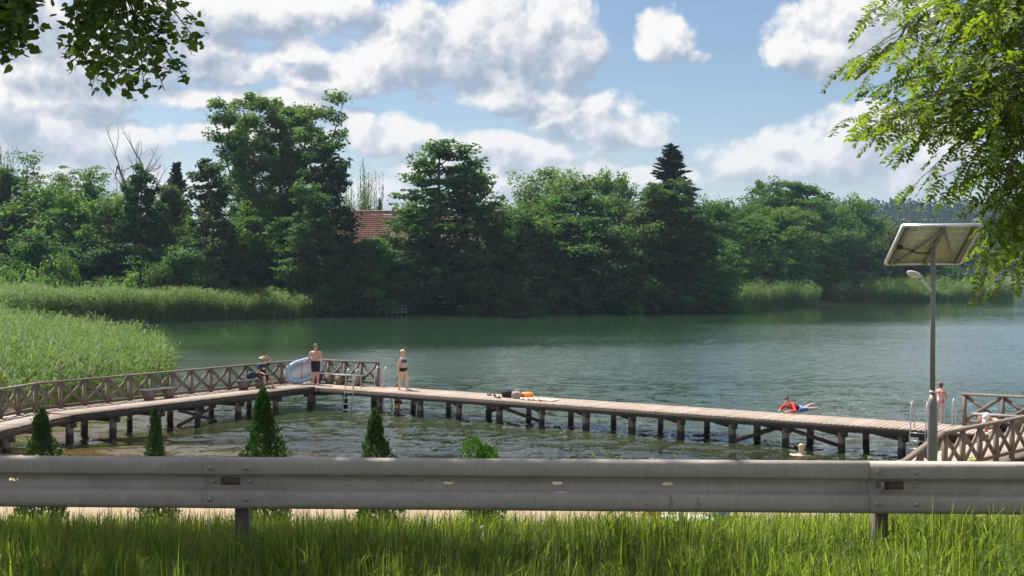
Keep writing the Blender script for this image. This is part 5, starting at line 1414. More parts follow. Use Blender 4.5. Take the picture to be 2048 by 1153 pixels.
for sgn in (-1, 1):
    for k in range(nco):
        f0, f1 = k / nco, (k + 1) / nco
        a_ = V3(0, hy + sgn * hw * (1 - f0), ze + (zr - ze) * f0); b_ = V3(0, hy + sgn * hw * (1 - f1 + .02), ze + (zr - ze) * (f1 - .02)); up = V3(0, 0, .07)
        sag = .06 * math.sin(k)
        c = [V3(hx0, 0, 0) + a_ + up, V3(hx1, 0, 0) + a_ + up, V3(hx1, 0, 0) + b_ + up * .25, V3(hx0, 0, 0) + b_ + up * .25]
        gb.add(c + [V3(hx0, 0, 0) + a_ - up, V3(hx1, 0, 0) + a_ - up], [[[0, 1, 2, 3], [4, 5, 1, 0]]])
roof = gb.build('roof', 'roof_tile', house)
gb = GB(); gb.tube([V3(hx0, hy, zr + .02), V3(hx1, hy, zr + .02)], .22, 8); gb.build('ridge_tiles', 'roof_tile', roof)
for cx in (hx0 + 14, hx1 - 9): 
    gb = GB(); gb.box((cx, hy + 2.5, zr - .4), (1.0, .8, 2.6)); gb.build('chimney', 'roof_tile', roof)
for k in range(9):
    x = hx0 + 4 + k * (hx1 - hx0 - 8) / 8
    gb = GB(); gb.box((x, hy - hw + .57, ze - 2.2), (1.3, .10, 1.7)); wd = gb.build('window', 'white_paint', house)
    gb = GB(); gb.box((x - .29, hy - hw + .50, ze - 2.2), (.52, .06, 1.5)); gb.box((x + .29, hy - hw + .50, ze - 2.2), (.52, .06, 1.5)); gb.build('pane', 'window_glass', wd)

# ------------------------------------------------------------------ small far jetty, fishing platform, fallen log
jx0, jx1, jy = (774 - 1024) / F * 166.6, (814 - 1024) / F * 166.6, 167.0
jet = thing('small_jetty', 'small grey jetty with a railing at the far shore', 'jetty', ((jx0 + jx1) / 2, jy, 0))
for k in range(9):
    f = jx0 + (jx1 - jx0) * (k + .5) / 9; gb = GB(); gb.box((f, jy + 1.0, .42), ((jx1 - jx0) / 9 - .02, 3.2, .07)); gb.build('plank', 'grey_wood', jet)
for k in range(5):
    x = jx0 + .05 + (jx1 - jx0 - .1) * k / 4
    gb = GB(); gb.beam(V3(x, jy - .68, -.8), V3(x, jy - .68, .5 if k == 0 else 1.35), .10, .10); gb.build('post', 'grey_wood', jet)
for z in (1.30, .85):
    gb = GB(); gb.beam(V3(jx0 + .7, jy - .72, z), V3(jx1, jy - .72, z), .05, .09); gb.build('rail', 'grey_wood', jet)
gb = GB(); gb.beam(V3(jx0, jy - .66, .34), V3(jx1, jy - .66, .34), .08, .10); gb.build('edge_beam', 'grey_wood', jet)
fx0, fx1, fy = (183 - 1024) / F * 127.5, (222 - 1024) / F * 127.5, 128.0
fp = thing('fishing_platform', 'dark low fishing platform at the edge of the left reeds', 'platform', ((fx0 + fx1) / 2, fy, 0))
for k in range(8):
    f = fx0 + (fx1 - fx0) * (k + .5) / 8; gb = GB(); gb.box((f, fy + .8, .42), ((fx1 - fx0) / 8 - .02, 2.6, .07)); gb.build('plank', 'beam_wood', fp)
for x in (fx0 + .08, (fx0 + fx1) / 2, fx1 - .08):
    gb = GB(); gb.tube([V3(x, fy - .45, -.9), V3(x, fy - .45, .62)], .07, 8); gb.build('post', 'pile_wood', fp)
gb = GB(); gb.beam(V3(fx0 + .3, fy - .42, .16), V3(fx1, fy - .42, .16), .06, .10); gb.build('cross_beam', 'grey_wood', fp)
lgp = gp(1620, 612.5, 0)
lg = thing('fallen_log', 'pale fallen branch lying in the water by the right reed bank', 'log', tuple(lgp))
gb = GB(); gb.tube([lgp + V3(-2.4, .3, .02), lgp + V3(-1, 0, .16), lgp + V3(.5, -.1, .22), lgp + V3(1.6, .1, .12)], [.08, .16, .17, .10], 8); gb.build('log', 'bark_dead', lg, True)
gb = GB(); gb.tube([lgp + V3(-.6, 0, .2), lgp + V3(.3, .2, .62), lgp + V3(1.3, .2, .55), lgp + V3(2.1, .0, .15)], [.06, .06, .05, .03], 6); gb.build('branch', 'bark_dead', lg, True)
# ------------------------------------------------------------------ people
def seg_dist(P, a_, b_):
    ab = b_ - a_; t = np.clip(((P - a_) @ ab) / (ab @ ab + 1e-9), 0, 1); return np.linalg.norm(P - (a_ + t[:, None] * ab), axis=1), t
def rotx(v, deg): c, s_ = math.cos(math.radians(deg)), math.sin(math.radians(deg)); return V3(v[0], v[1] * c - v[2] * s_, v[1] * s_ + v[2] * c)
def person(label, H, loc, rotz, dirs=None, clothes=(), hair=None, skin='skin_fair', stout=1.0, female=False, spine=(0, 0, 1), pelvis=None, headdir=None, look=(0, 1, 0), right=(1, 0, 0), voxel=.016, extra_hair=(), group=None):
    """local axes: x to the person's right, y forward, z up; dirs gives unit directions of the bones"""
    D_ = dict(ua_l=(-.12, 0, -1), fa_l=(-.05, .15, -1), ua_r=(.12, 0, -1), fa_r=(.05, .15, -1), th_l=(-.03, 0, -1), sh_l=(0, -.03, -1), ft_l=(-.15, 1, -.12), th_r=(.03, 0, -1), sh_r=(0, -.03, -1), ft_r=(.15, 1, -.12))
    D_.update(dirs or {}); D_ = {k: unit(v) for k, v in D_.items()}
    sp = unit(spine); rt = unit(right); lk = unit(look); hd = unit(headdir if headdir is not None else sp)
    pel = V3(0, 0, .525 * H) if pelvis is None else np.asarray(pelvis, float)
    sw = (.098 if female else .112) * H; hp = (.052 if female else .046) * H
    chest = pel + sp * .275 * H; neck = chest + sp * .03 * H; ntop = neck + unit(sp + hd) * .045 * H; hc = ntop + hd * .052 * H
    fw_ = unit(np.cross(sp, rt)) * -1.0
    if fw_ @ lk < -.2: fw_ = -fw_
    st = stout; caps = []
    def cap(n, a_, r0, b_, r1): caps.append((n, np.asarray(a_, float), r0 * H, np.asarray(b_, float), r1 * H))
    for s_ in (-1, 1):
        cap('torso', pel + rt * s_ * .034 * H * st + sp * .03 * H, .062 * st, pel + sp * .13 * H + rt * s_ * .030 * H * st, .056 * st)
        cap('torso', pel + sp * .13 * H + rt * s_ * .030 * H * st, .056 * st, chest - sp * .05 * H + rt * s_ * .045 * H, .062 * (1.0 if not female else .95) * st ** .5)
        cap('pelvis', pel - rt * s_ * .005 * H, .062 * st, pel + rt * s_ * hp * 1.05 - sp * .015 * H, .060 * st)
        cap('chest', chest - sp * .03 * H, .052, chest + rt * s_ * sw * .80 - sp * .022 * H, .038)
        if female: cap('chest', chest - sp * .07 * H + rt * s_ * .04 * H + fw_ * .03 * H, .036 * st, chest - sp * .08 * H + rt * s_ * .042 * H + fw_ * .045 * H, .028 * st)
        cap('pelvis', pel - fw_ * .030 * H + rt * s_ * .035 * H - sp * .02 * H, .05 * st, pel - fw_ * .034 * H + rt * s_ * .04 * H - sp * .045 * H, .042 * st)
    cap('neck', neck - sp * .02 * H, .036, ntop, .030)
    cap('head', hc - hd * .020 * H + lk * .008 * H, .044, hc + hd * .022 * H - lk * .006 * H, .050)
    cap('head', hc - hd * .045 * H + lk * .018 * H, .030, hc - hd * .02 * H + lk * .02 * H, .036)
    cap('nose', hc - hd * .012 * H + lk * .05 * H, .008, hc + hd * .008 * H + lk * .046 * H, .005)
    er = unit(np.cross(lk, hd))
    for s_ in (-1, 1): cap('ear', hc + er * s_ * .049 * H - hd * .012 * H, .007, hc + er * s_ * .052 * H + hd * .012 * H, .009)
    hands = []
    for sd_, s_ in (('l', -1), ('r', 1)):
        sh = chest + rt * s_ * sw - sp * .028 * H; el_ = sh + D_['ua_' + sd_] * .175 * H; wr_ = el_ + D_['fa_' + sd_] * .150 * H
        am = st ** .6 * (.92 if female else 1.0)
        cap('arm', sh, .036 * am, el_, .026 * am); cap('forearm', el_, .027 * am, wr_, .017 * am)
        hdir = D_.get('ha_' + sd_, D_['fa_' + sd_]); cap('hand', wr_, .017, wr_ + hdir * .045 * H, .020); hands.append((wr_ + hdir * .05 * H, hdir, s_))
        hj = pel + rt * s_ * hp - sp * .02 * H; kn = hj + D_['th_' + sd_] * .245 * H; an = kn + D_['sh_' + sd_] * .235 * H
        cap('thigh', hj, .060 * st ** .8, kn, .036 * st ** .6); cap('shin', kn, .035 * st ** .6, kn + (an - kn) * .35 - D_['ft_' + sd_] * .006 * H, .034 * st ** .6); cap('shin', kn + (an - kn) * .35, .033 * st ** .6, an, .020)
        cap('foot', an - D_['ft_' + sd_] * .02 * H - V3(0, 0, .012 * H), .020, an + D_['ft_' + sd_] * .085 * H - V3(0, 0, .018 * H), .017)
        cap('foot', an + D_['ft_' + sd_] * .07 * H - V3(0, 0, .018 * H), .019, an + D_['ft_' + sd_] * .115 * H - V3(0, 0, .020 * H), .013)
    gb = GB()
    for n, a_, r0, b_, r1 in caps:
        L = np.linalg.norm(b_ - a_); d = (b_ - a_) / (L + 1e-9)
        th = np.linspace(-math.pi / 2, 0, 4); pts = [a_ + d * r0 * math.sin(q) for q in th] + [b_ + d * r1 * math.sin(q) for q in np.linspace(0, math.pi / 2, 4)]
        rr_ = [max(.0015, r0 * math.cos(q)) for q in th] + [max(.0015, r1 * math.cos(q)) for q in np.linspace(0, math.pi / 2, 4)]
        gb.tube(pts, rr_, 12)
    tmp = gb.build('tmp', skin, None)
    md = tmp.modifiers.new('r', 'REMESH'); md.mode = 'VOXEL'; md.voxel_size = voxel * H / 1.7
    sm = tmp.modifiers.new('s', 'SMOOTH'); sm.factor = .5; sm.iterations = 2
    dg = bpy.context.evaluated_depsgraph_get(); ev = tmp.evaluated_get(dg); me = bpy.data.meshes.new_from_object(ev)
    nv = len(me.vertices); co = np.empty(nv * 3, np.float32); me.vertices.foreach_get('co', co); co = co.reshape(-1, 3).astype(float)
    no = np.empty(nv * 3, np.float32); me.vertices.foreach_get('normal', no); no = no.reshape(-1, 3)
    nf = len(me.polygons); fv = np.empty(len(me.loops), np.int32); me.loops.foreach_get('vertex_index', fv)
    lt = np.empty(nf, np.int32); me.polygons.foreach_get('loop_total', lt)
    old = tmp.data; bpy.data.objects.remove(tmp, do_unlink=True); bpy.data.meshes.remove(old); bpy.data.meshes.remove(me)
    quads = fv.reshape(-1, 4) if (lt == 4).all() else None
    if quads is None:
        ls = np.r_[0, np.cumsum(lt)[:-1]]; quads = np.array([fv[a_:a_ + 4] for a_, n in zip(ls, lt) if n == 4])
    best = np.full(nv, 1e9); seg = np.zeros(nv, int); tt = np.zeros(nv); names = [c[0] for c in caps]
    for k, (n, a_, r0, b_, r1) in enumerate(caps):
        d, t = seg_dist(co, a_, b_); d = d - (r0 + (r1 - r0) * t); m = d < best; best[m] = d[m]; seg[m] = k; tt[m] = t[m]
    nm = np.array(names)[seg]
    hgt = ((co - pel) @ sp) / (.275 * H)         # 0 pelvis .. 1 chest, along the spine
    root = thing('person', label, 'person', loc, group, rotz)
    # fingers
    fg = GB(); fg.add(co, [quads])
    for (p, hdv, s_) in hands:
        sdv = unit(np.cross(hdv, V3(0, 0, 1) if abs(hdv[2]) < .9 else V3(0, 1, 0))); nn = np.cross(sdv, hdv)
        for q, (off, ln) in enumerate(((-.0135, .036), (-.0045, .043), (.0045, .041), (.0135, .032))):
            b = p + sdv * off * H + hdv * .006 * H; c = [b, b + hdv * ln * .5 * H, b + hdv * ln * .85 * H - nn * ln * .25 * H]; fg.tube(c, [.0055 * H, .005 * H, .004 * H], 6)
        b = p - hdv * .03 * H + sdv * .014 * H * s_; fg.tube([b, b + (sdv * s_ * .7 + hdv) * .02 * H, b + (sdv * s_ * .5 + hdv * 1.2) * .032 * H], [.006 * H, .0056 * H, .0045 * H], 6)
    body = fg.build('body', skin, root, True, local=True)
    for s_ in (-1, 1):
        g2 = GB(); g2.sphere(hc + lk * .045 * H + er * s_ * .019 * H + hd * .004 * H, .006 * H, 8, 6); g2.build('eye', 'hair_brown', body, True, local=True)
    def shell(name, mask, off, mat, extra=None):
        fm_ = mask[quads].mean(1) >= .75
        if not fm_.any(): return None
        q = quads[fm_]; u, inv = np.unique(q, return_inverse=True); gb2 = GB(); gb2.add(co[u] + no[u] * off, [inv.reshape(-1, 4)])
        if extra: extra(gb2)
        o = gb2.build(name, mat, root, True, local=True)
        so = o.modifiers.new('thickness', 'SOLIDIFY'); so.thickness = .006; so.offset = -1
        return o
    ctx = dict(nm=nm, t=tt, co=co, h=hgt, hc=hc, hd=hd, lk=lk, H=H, seg=seg, fw=fw_, pel=pel, sp=sp, rt=rt)
    for (cname, fn, off, mat) in clothes: shell(cname, fn(ctx), off, mat)
    if hair:
        mat, mode = hair; rel = (co - hc) / H; up_ = rel @ hd; fr_ = rel @ lk
        hm = (nm == 'head') & ((up_ > .030) | (fr_ < -.004 + .3 * np.maximum(0, up_))) & (up_ > (-.02 if mode == 'short' else -.05))
        def ex(gb2):
            for (p, r) in extra_hair: gb2.sphere(hc + hd * p[2] * H + lk * p[1] * H + er * p[0] * H, np.asarray(r) * H, 12, 8, np.column_stack([er, lk, hd]))
        shell('hair', hm, .006 if mode == 'short' else .016, mat, ex)
    return root, dict(hc=hc, hands=hands, caps=caps)
isn = lambda *n: (lambda c: np.isin(c['nm'], n))
def shorts(c): return (np.isin(c['nm'], ['pelvis']) | ((c['nm'] == 'torso') & (c['h'] < .20)) | ((c['nm'] == 'thigh') & (c['t'] < .78)))
def brief(c): return ((np.isin(c['nm'], ['pelvis', 'torso', 'thigh'])) & (c['h'] < .14) & (c['h'] > -.20) & ~((c['nm'] == 'thigh') & (c['t'] > .14)))
def top_band(c): return np.isin(c['nm'], ['torso', 'chest']) & (c['h'] > .56) & (c['h'] < .84)
def tshirt(c): return np.isin(c['nm'], ['torso', 'chest']) | ((c['nm'] == 'pelvis') & (c['h'] > -.02)) | ((c['nm'] == 'arm') & (c['t'] < .62))
def jacket(c): return (np.isin(c['nm'], ['chest', 'arm']) | ((c['nm'] == 'torso') & (c['h'] > .55)) | ((c['nm'] == 'forearm') & (c['t'] < .75)))
def facing(v): return math.atan2(-v[0], v[1])      # rotation that turns +y to the ground direction v
# man with bare back, dark shorts, holding the inflatable boat
mp = gp(631, 770.5, DZ); MH = 82.5 / F * mp[1]
man, mi = person('bare-backed man in black shorts holding the inflatable boat', MH, (mp[0], mp[1], DZ + .012), facing((0.10, 1)),
    dict(ua_l=(-.42, .12, -1), fa_l=(-.75, .55, -.42), ua_r=(.28, -.02, -1), fa_r=(.05, .5, -.85), th_l=(-.05, 0, -1), th_r=(.03, .03, -1)), [('shorts', shorts, .016, 'cloth_black')], ('hair_grey', 'short'), 'skin_red', 1.05)
# walking woman in a bikini
wp = gp(806, 780.5, DZ); WH = 81.5 / F * wp[1]
woman, wi = person('blond woman in a slate bikini top and black bottom walking on the pier', WH, (wp[0], wp[1], DZ + .012), facing((.92, -.38)),
    dict(ua_l=(-.15, -.35, -1), fa_l=(-.1, .1, -1), ua_r=(.20, -.42, -1), fa_r=(.02, -.02, -1), th_l=(-.02, .32, -1), sh_l=(0, .05, -1), th_r=(.02, -.16, -1), sh_r=(0, -.22, -1), ft_r=(.1, 1, -.12)), 
    [('bikini_top', top_band, .008, 'cloth_slate'), ('bikini_bottom', brief, .008, 'cloth_black')], ('hair_blond', 'long'), 'skin_fair', 1.28, True, pelvis=(0, 0, .508 * WH),
    extra_hair=[((0, -.03, -.03), (.045, .03, .062)), ((0, -.02, .02), (.058, .056, .052))])
# person seated on the bench, straw hat, dark shirt
sp_ = B2 + EL_ * (-.55) + ER * .02; SH_ = 1.70
seat_z = .455 + .055 * SH_
seated, si = person('person in dark shirt and straw hat sitting on a bench with one arm raised', SH_, (sp_[0], sp_[1], DZ + .005), facing(ER + EL_ * .12),
    dict(ua_l=(-.62, .42, .55), fa_l=(.50, -.25, .62), ua_r=(.25, .45, -.9), fa_r=(-.25, 1, -.25), th_l=(-.22, 1, -.10), sh_l=(-.05, .28, -1), th_r=(.20, 1, -.10), sh_r=(.05, .10, -1)),
    [('shirt', tshirt, .014, 'cloth_navy'), ('shorts', shorts, .018, 'cloth_black'), ('print', lambda c: np.isin(c['nm'], ['torso', 'chest']) & (c['h'] > .55) & (c['h'] < .78) & (((c['co'] - c['pel']) @ c['fw']) > .04 * c['H']) & (np.abs((c['co'] - c['pel']) @ c['rt']) < .05 * c['H']), .021, 'cloth_yellow')],
    ('hair_brown', 'short'), 'skin_tan', 1.05, pelvis=(0, 0, seat_z), spine=(0, .10, 1), headdir=(0, .25, 1), look=(0, 1, -.25))
hcw = si['hc']
gb = GB(); hq = unit(V3(0, .25, 1)); gb.tube([hcw + hq * z for z in (.030 * SH_, .034 * SH_, .040 * SH_, .072 * SH_, .085 * SH_)], [.105 * SH_, .107 * SH_, .060 * SH_, .050 * SH_, .012 * SH_], 18); gb.build('hat', 'straw', seated, True, local=True)
# girl in pink at the far ladder
gpz = gp(1881, 844.5, DZ); GH = 1.30
person('girl in a pink swimsuit bottom standing at the far ladder, bent forward', GH, (gpz[0], gpz[1], DZ + .012), facing((.35, 1)),
    dict(ua_l=(-.1, .55, -.75), fa_l=(.25, .8, -.35), ua_r=(.30, .35, -.85), fa_r=(-.1, .75, -.3), th_l=(-.02, .06, -1), sh_l=(0, -.10, -1), th_r=(.05, -.02, -1), sh_r=(0, -.06, -1)),
    [('swimsuit_bottom', brief, .007, 'cloth_pink'), ('swimsuit_strap', lambda c: np.isin(c['nm'], ['torso', 'chest']) & (c['h'] > .70) & (c['h'] < .80), .006, 'cloth_pink')], ('hair_red_brown', 'long'), 'skin_fair', .86, True, spine=(0.05, .30, 1), headdir=(0, .45, .9), look=(0, 1, -.5), pelvis=(0, 0, .52 * GH),
    extra_hair=[((0, -.02, -.035), (.050, .032, .055))])
# person in red lying prone on the deck
lp = gp(1578, 826, DZ); LH = 1.62; hdv = unit(V3(.86, .50, 0))       # from head to feet
person('person in a red top lying on the deck propped on the elbows', LH, (lp[0], lp[1], DZ + .012), facing(-hdv),
    dict(ua_l=(-.75, .30, -.62), fa_l=(.55, .80, -.08), ua_r=(.75, .25, -.62), fa_r=(-.60, .75, -.08), th_l=(-.12, -1, -.02), sh_l=(0, -1, .02), ft_l=(-.1, -1, -.1), th_r=(.12, -1, -.02), sh_r=(0, -1, .35), ft_r=(.1, -1, .2)),
    [('jacket', jacket, .016, 'cloth_red'), ('shirt', lambda c: (c['nm'] == 'torso') & (c['h'] <= .60) & (c['h'] > .05), .012, 'cloth_navy'), ('shorts', shorts, .016, 'cloth_floral')], ('hair_brown', 'long'), 'skin_fair', 1.0, True,
    spine=(0, 1, .42), pelvis=(0, -.42, .062 * LH), headdir=(0, .35, 1), look=(0, 1, -.3), extra_hair=[((0, -.01, .055), (.035, .035, .03)), ((0, -.03, 0), (.05, .035, .05))])
# person with white cap, sitting hunched on the deck by the right bench
cp = pr(tpx(pr, 1998, .95), .95, DZ); CH = 1.75
capm, ci = person('sunburnt person in a white cap sitting on the deck behind the gangway railing', CH, (cp[0], cp[1], DZ + .012), facing((-.75, -.4)),
    dict(ua_l=(-.2, .7, -.7), fa_l=(.2, .8, -.5), ua_r=(.2, .7, -.7), fa_r=(-.2, .8, -.5), th_l=(-.25, .85, .55), sh_l=(0, .35, -.95), th_r=(.25, .85, .55), sh_r=(0, .35, -.95)),
    [('shorts', shorts, .016, 'cloth_black')], ('hair_grey', 'short'), 'skin_tan', 1.15, spine=(0, 1.25, .75), pelvis=(0, -.1, .065 * CH), headdir=(0, .9, .5), look=(0, .6, -.85))
gb = GB(); hh = ci['hc']; hq = unit(V3(0, .9, .5)); lk_ = unit(V3(0, .6, -.85)); M_ = np.column_stack([unit(np.cross(lk_, hq)), lk_, hq])
gb.sphere(hh + hq * .022 * CH, (.062 * CH, .066 * CH, .055 * CH), 16, 10, M_); gb.sphere(hh + lk_ * .075 * CH + hq * .012 * CH, (.05 * CH, .05 * CH, .007 * CH), 12, 6, M_); gb.build('cap', 'cloth_white', capm, True, local=True)
# swimmers
def swimmer(label, px, py, hair, skin, H=1.7, rot=0.0, dirs=None, pel=-.62, xh=()):
    p = gp(px, py, 0); return person(label, H, (p[0], p[1], 0), rot, dirs or dict(ua_l=(-.8, .5, -.1), fa_l=(-.2, .9, .05), ua_r=(.8, .5, -.1), fa_r=(.2, .9, .05), th_l=(-.1, -.5, -.8), th_r=(.1, -.3, -.9)), [('swimsuit', shorts, .01, 'cloth_black')], hair, skin, 1.0, spine=(0, .25, 1), pelvis=(0, 0, pel), headdir=(0, 0, 1), extra_hair=xh)
swimmer('blond swimmer with only head and shoulder above water near the pier', 1601, 913, ('hair_blond', 'long'), 'skin_fair', rot=facing((.6, .8)), pel=-.43, xh=[((0, -.03, .045), (.05, .045, .04)), ((0, -.02, -.03), (.05, .035, .05))])
swimmer('swimmer with pink shoulders in the water at the edge of the left reeds', 229, 694, ('hair_red_brown', 'short'), 'skin_red', rot=facing((1, .2)), pel=-.38, dirs=dict(ua_l=(-.7, .3, .55), fa_l=(.2, .6, .6), ua_r=(.7, .3, .55), fa_r=(-.2, .6, .6)))
clp = pr(tpx(pr, 796, PW + .32), PW + .32, 0)
person('bather climbing out of the water on the ladder behind the pier', 1.68, (clp[0], clp[1], 0), facing(EL_),
    dict(ua_l=(-.3, .8, .1), fa_l=(-.1, .7, .5), ua_r=(.3, .8, .1), fa_r=(.1, .7, .5), th_l=(-.08, .55, -.8), sh_l=(0, -.4, -.9), th_r=(.08, .2, -1)), [('swimsuit', brief, .01, 'cloth_black')], ('hair_brown', 'short'), 'skin_tan', 1.0, spine=(0, .15, 1), pelvis=(0, 0, .24))
# two people sitting on the beach below the guardrail
def beach(label, px, py, rot, mat, skin, y=25.5):
    x = (px - 1024) / F * y; z = hgt1(x, y); H = 1.7
    return person(label, H, (x, y, z + .02), rot, dict(ua_l=(-.2, -.5, -.85), fa_l=(0, -.2, -1), ua_r=(.2, .6, -.6), fa_r=(0, .8, -.3), th_l=(-.15, 1, .42), sh_l=(0, .35, -1), th_r=(.15, 1, .42), sh_r=(0, .35, -1)), [('swimsuit', shorts, .012, mat), ('swim_top', top_band, .01, mat)], ('hair_brown', 'short'), skin, 1.0, spine=(0, -.12, 1), pelvis=(0, 0, .075 * H))
beach('sunbather in red sitting on the beach, seen below the guardrail', 1308, 1030, facing((-.8, .6)), 'cloth_red', 'skin_red')
beach('tanned sunbather on a blue towel seen below the rail left of the right post', 1441, 1030, facing((.6, .8)), 'cloth_blue', 'skin_tan', 25.0)

# ------------------------------------------------------------------ inflatable boat held by the man
bc = V3(-9.16, 51.62, 1.50); ax = unit(V3(.76, .64, .27)); nrmv = unit(V3(.50, -.86, .30)); nrmv = unit(nrmv - ax * (nrmv @ ax)); ay = np.cross(nrmv, ax)
a_len, b_len = .92, .50
def stad(k, off=0.0, inset=0.0):
    q = 2 * math.pi * k / 40; c, s_ = math.cos(q), math.sin(q); ex = 2.6
    x = (a_len - inset) * np.sign(c) * abs(c) ** (2 / ex); y = (b_len - inset) * np.sign(s_) * abs(s_) ** (2 / ex)
    return bc + ax * x + ay * y * (1 - .10 * (x / a_len)) + nrmv * off
def ring(off, inset, r):
    pts = np.array([stad(k, off, inset) for k in range(41)]); gb = GB(); gb.tube(pts, r, 10, False); return gb
boat = thing('inflatable_boat', 'small pale blue and white inflatable boat leaning on the pier railing', 'boat', tuple(bc))
ring(.10, .085, .085).build('upper_tube', 'boat_blue', boat, True); ring(-.03, .085, .090).build('lower_tube', 'boat_white', boat, True)
gb = GB(); pts = [stad(k, -.075, .10) for k in range(40)]; gb.prism(pts, nrmv * .03); gb.build('floor', 'boat_floor', boat)
gb = GB(); wl0 = [stad(k, -.05, .150) for k in range(40)]; wl1 = [stad(k, .12, .145) for k in range(40)]; i = np.arange(40); j = (i + 1) % 40; gb.add(wl0 + wl1, [np.stack([i, j, j + 40, i + 40], -1)]); gb.build('inner_wall', 'boat_blue', boat, True)
gb = GB(); gb.tube([bc + ax * -.28 + ay * -.36 + nrmv * .0, bc + ax * -.10 + ay * .0 + nrmv * .02, bc + ax * .06 + ay * .36 + nrmv * .0], .010, 6); gb.build('rope', 'black_rubber', boat, True)

# ------------------------------------------------------------------ things lying on the deck
def dpos(px, w): return pr(tpx(pr, px, w), w, DZ + .008)
def slab_bag(name, label, cat, c, a_, L, W, Hh, mat, squash=.7, group=None):
    """soft rounded bag: superellipsoid with a flattened base and a sag"""
    gb = GB(); n = unit(V3(-a_[1], a_[0], 0)); seg, rin = 20, 12; P = []
    th = np.pi * np.arange(1, rin) / rin; ph = 2 * np.pi * np.arange(seg) / seg
    f = lambda v, e_: np.sign(v) * np.abs(v) ** e_
    v = np.stack([(f(np.sin(th), .6)[:, None] * f(np.cos(ph), .6)), (f(np.sin(th), .6)[:, None] * f(np.sin(ph), .6)), f(np.cos(th), squash)[:, None] + 0 * ph], -1).reshape(-1, 3)
    v = np.concatenate([v, [[0, 0, 1], [0, 0, -1]]]); v[:, 2] += .08 * np.sin(v[:, 0] * 5) * (v[:, 2] > 0) + .05 * np.sin(v[:, 1] * 7 + v[:, 0] * 3)
    k = rin - 1; a = np.arange(k - 1)[:, None] * seg + np.arange(seg); b = np.arange(k - 1)[:, None] * seg + (np.arange(seg) + 1) % seg
    q = np.stack([a, a + seg, b + seg, b], -1).reshape(-1, 4); l = (k - 1) * seg
    t1 = np.stack([np.full(seg, k * seg), np.arange(seg), (np.arange(seg) + 1) % seg], -1); t2 = np.stack([np.full(seg, k * seg + 1), l + (np.arange(seg) + 1) % seg, l + np.arange(seg)], -1)
    gb.add(c + a_ * v[:, :1] * L / 2 + n * v[:, 1:2] * W / 2 + V3(0, 0, 1) * np.maximum(0, (v[:, 2:] + .9)) * Hh / 1.9, [q, t1, t2])
    r = thing(name, label, cat, tuple(c), group); gb.build('body', mat, r, True); return r
def strap(r, c, a_, L, h, mat):
    gb = GB(); gb.tube([c - a_ * L / 2 + V3(0, 0, h * .5), c - a_ * L * .32 + V3(0, 0, h), c + a_ * L * .32 + V3(0, 0, h), c + a_ * L / 2 + V3(0, 0, h * .5)], .014, 6); gb.build('handle', mat, r, True)
WB = 1.0
c = dpos(1014, WB); r = slab_bag('black_bag', 'black boxy bag standing on the deck among the bathers things', 'bag', c, ER, .42, .28, .27, 'cloth_black', .5); strap(r, c, ER, .30, .34, 'cloth_slate')
c = dpos(1034, WB - .1); r = slab_bag('striped_bag', 'brown striped beach bag between the black bag and the orange cushion', 'bag', c, ER, .42, .30, .27, 'cloth_stripe'); strap(r, c, ER, .26, .33, 'cloth_cream')
c = dpos(1054, WB + .15); slab_bag('orange_cushion', 'orange cushion on the deck', 'cushion', c + V3(0, 0, .02), ER, .52, .34, .22, 'cloth_orange', 1.0)
def towel(name, label, cat, c, a_, L, W, h, mat):
    n = unit(V3(-a_[1], a_[0], 0)); nu, nv_ = 14, 7; vs = []
    rg = np.random.default_rng(len(label))
    for k in range(2):
        for i_ in range(nu):
            for j_ in range(nv_):
                u_, w_ = i_ / (nu - 1) - .5, j_ / (nv_ - 1) - .5; z = h * (.5 + .5 * math.sin(u_ * 13 + w_ * 5) * math.cos(w_ * 9)) * (k) + .004 + .006 * k
                vs.append(c + a_ * (u_ * L + .02 * math.sin(w_ * 9)) + n * (w_ * W + .03 * math.sin(u_ * 8)) + V3(0, 0, z))
    m = nu * nv_; i_ = (np.arange(nu - 1)[:, None] * nv_ + np.arange(nv_ - 1)).ravel(); topq = np.stack([i_, i_ + nv_, i_ + nv_ + 1, i_ + 1], -1) + m; bot = (topq - m)[:, ::-1]
    ed = [k * nv_ for k in range(nu)] + [(nu - 1) * nv_ + j for j in range(1, nv_)] + [k * nv_ + nv_ - 1 for k in range(nu - 2, -1, -1)] + [j for j in range(nv_ - 2, 0, -1)]
    ed = np.array(ed); e2 = np.roll(ed, -1); side_ = np.stack([ed, e2, e2 + m, ed + m], -1)
    gb = GB(); gb.add(vs, [topq, bot, side_]); o = gb.build(name, mat, None, True, loc=tuple(c)); tag(o, label, cat); return o
towel('crumpled_towel', 'red and cream striped towel lying beside the orange cushion', 'towel', dpos(1066, WB - .25), ER, .95, .45, .075, 'towel_stripe')
towel('folded_mat', 'cream folded mat right of the striped towel on the deck', 'mat', dpos(1096, WB - .1), ER, .72, .50, .04, 'cloth_cream')
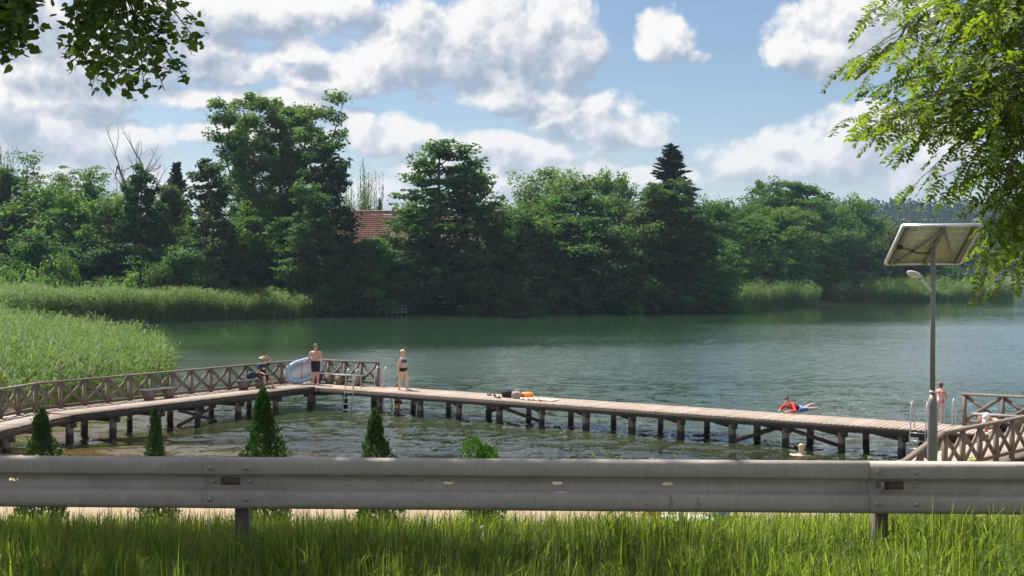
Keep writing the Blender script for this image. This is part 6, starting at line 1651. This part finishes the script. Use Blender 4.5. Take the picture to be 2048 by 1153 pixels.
def sandal(label, px, w, rot):
    c = dpos(px, w); a_ = unit(ER * math.cos(rot) + EL_ * math.sin(rot)); n = unit(V3(-a_[1], a_[0], 0))
    r = thing('sandal', label, 'sandal', tuple(c), 'sandals beside the bags')
    gb = GB(); gb.prism([c + a_ * x + n * y for x, y in ((-.13, -.032), (-.135, .03), (-.05, .036), (.05, .046), (.11, .04), (.135, .0), (.11, -.04), (.02, -.045))], (0, 0, .028)); gb.build('sole', 'cloth_black', r)
    gb = GB(); gb.tube([c + a_ * .02 + n * -.045 + V3(0, 0, .028), c + a_ * .05 + n * -.02 + V3(0, 0, .075), c + a_ * .05 + n * .02 + V3(0, 0, .075), c + a_ * .03 + n * .045 + V3(0, 0, .028)], .014, 6); gb.build('strap', 'cloth_black', r, True)
    gb = GB(); gb.tube([c - a_ * .11 + n * -.03 + V3(0, 0, .028), c - a_ * .12 + V3(0, 0, .085), c - a_ * .11 + n * .03 + V3(0, 0, .028)], .012, 6); gb.build('heel_strap', 'cloth_black', r, True)
sandal('dark sandal on the deck, leftmost of the three', 979, WB + .2, .3); sandal('dark sandal on the deck, middle of the three', 989, WB + .1, .9); sandal('dark sandal lying nearest the black bag', 997, WB - .4, -.2)
# bag, cup and flip flops on the bench next to the seated person
c = B2 + EL_ * .02 + V3(0, 0, .46); slab_bag('navy_bag', 'slumped navy bag on the bench beside the seated person', 'bag', c, EL_, .46, .26, .30, 'cloth_navy', 1.3)
c = B2 + EL_ * .55 + V3(0, 0, .46); slab_bag('small_pouch', 'small grey pouch on the left end of the occupied bench', 'pouch', c, EL_, .22, .16, .09, 'cloth_slate')
# beach towel under the sunbathers
y = 25.2; x = (1441 - 1024) / F * y; z = hgt1(x, y) + .015
towel('beach_towel', 'white towel on the sand between the two sunbathers', 'towel', V3((1380 - 1024) / F * 24.6, 24.6, hgt1((1380 - 1024) / F * 24.6, 24.6) + .03), V3(1, .1, 0), 1.0, .7, .05, 'cloth_white')
# driftwood and reed litter at the left end of the beach
gb = GB(); rg = np.random.default_rng(9)
for k in range(220):
    p = V3(rg.uniform(-18, -14.6), rg.uniform(36.6, 38.3), 0); zz = hgt1(p[0], p[1]); a_ = rg.normal() * .5; L = rg.uniform(.15, .6)
    d = V3(math.cos(a_), math.sin(a_) * .4, rg.uniform(-.05, .12)); p[2] = max(zz, 0) + .02 + rg.random() * .05; gb.tube([p - d * L / 2, p + V3(0, 0, .015), p + d * L / 2], .008, 4)
o = gb.build('reed_litter', 'straw'); o['kind'] = 'stuff'; tag(o, 'dry reed litter washed up at the left end of the beach', 'litter')

# ------------------------------------------------------------------ air
HAZE = 0.00014
if HAZE:
    newmat('haze_air'); vol = S.nt.nodes.new('ShaderNodeVolumePrincipled'); vol.inputs['Density'].default_value = HAZE; vol.inputs['Color'].default_value = (.55, .77, 1.0, 1); vol.inputs['Anisotropy'].default_value = 0.0
    oo = S.nt.nodes.new('ShaderNodeOutputMaterial'); S.nt.links.new(vol.outputs[0], oo.inputs['Volume'])
    gb = GB(); gb.box((0, 875, 44), (3040, 2090, 96)); h = gb.build('haze', 'haze_air'); h['kind'] = 'stuff'; tag(h, 'thin bluish summer haze over the lake', 'haze')
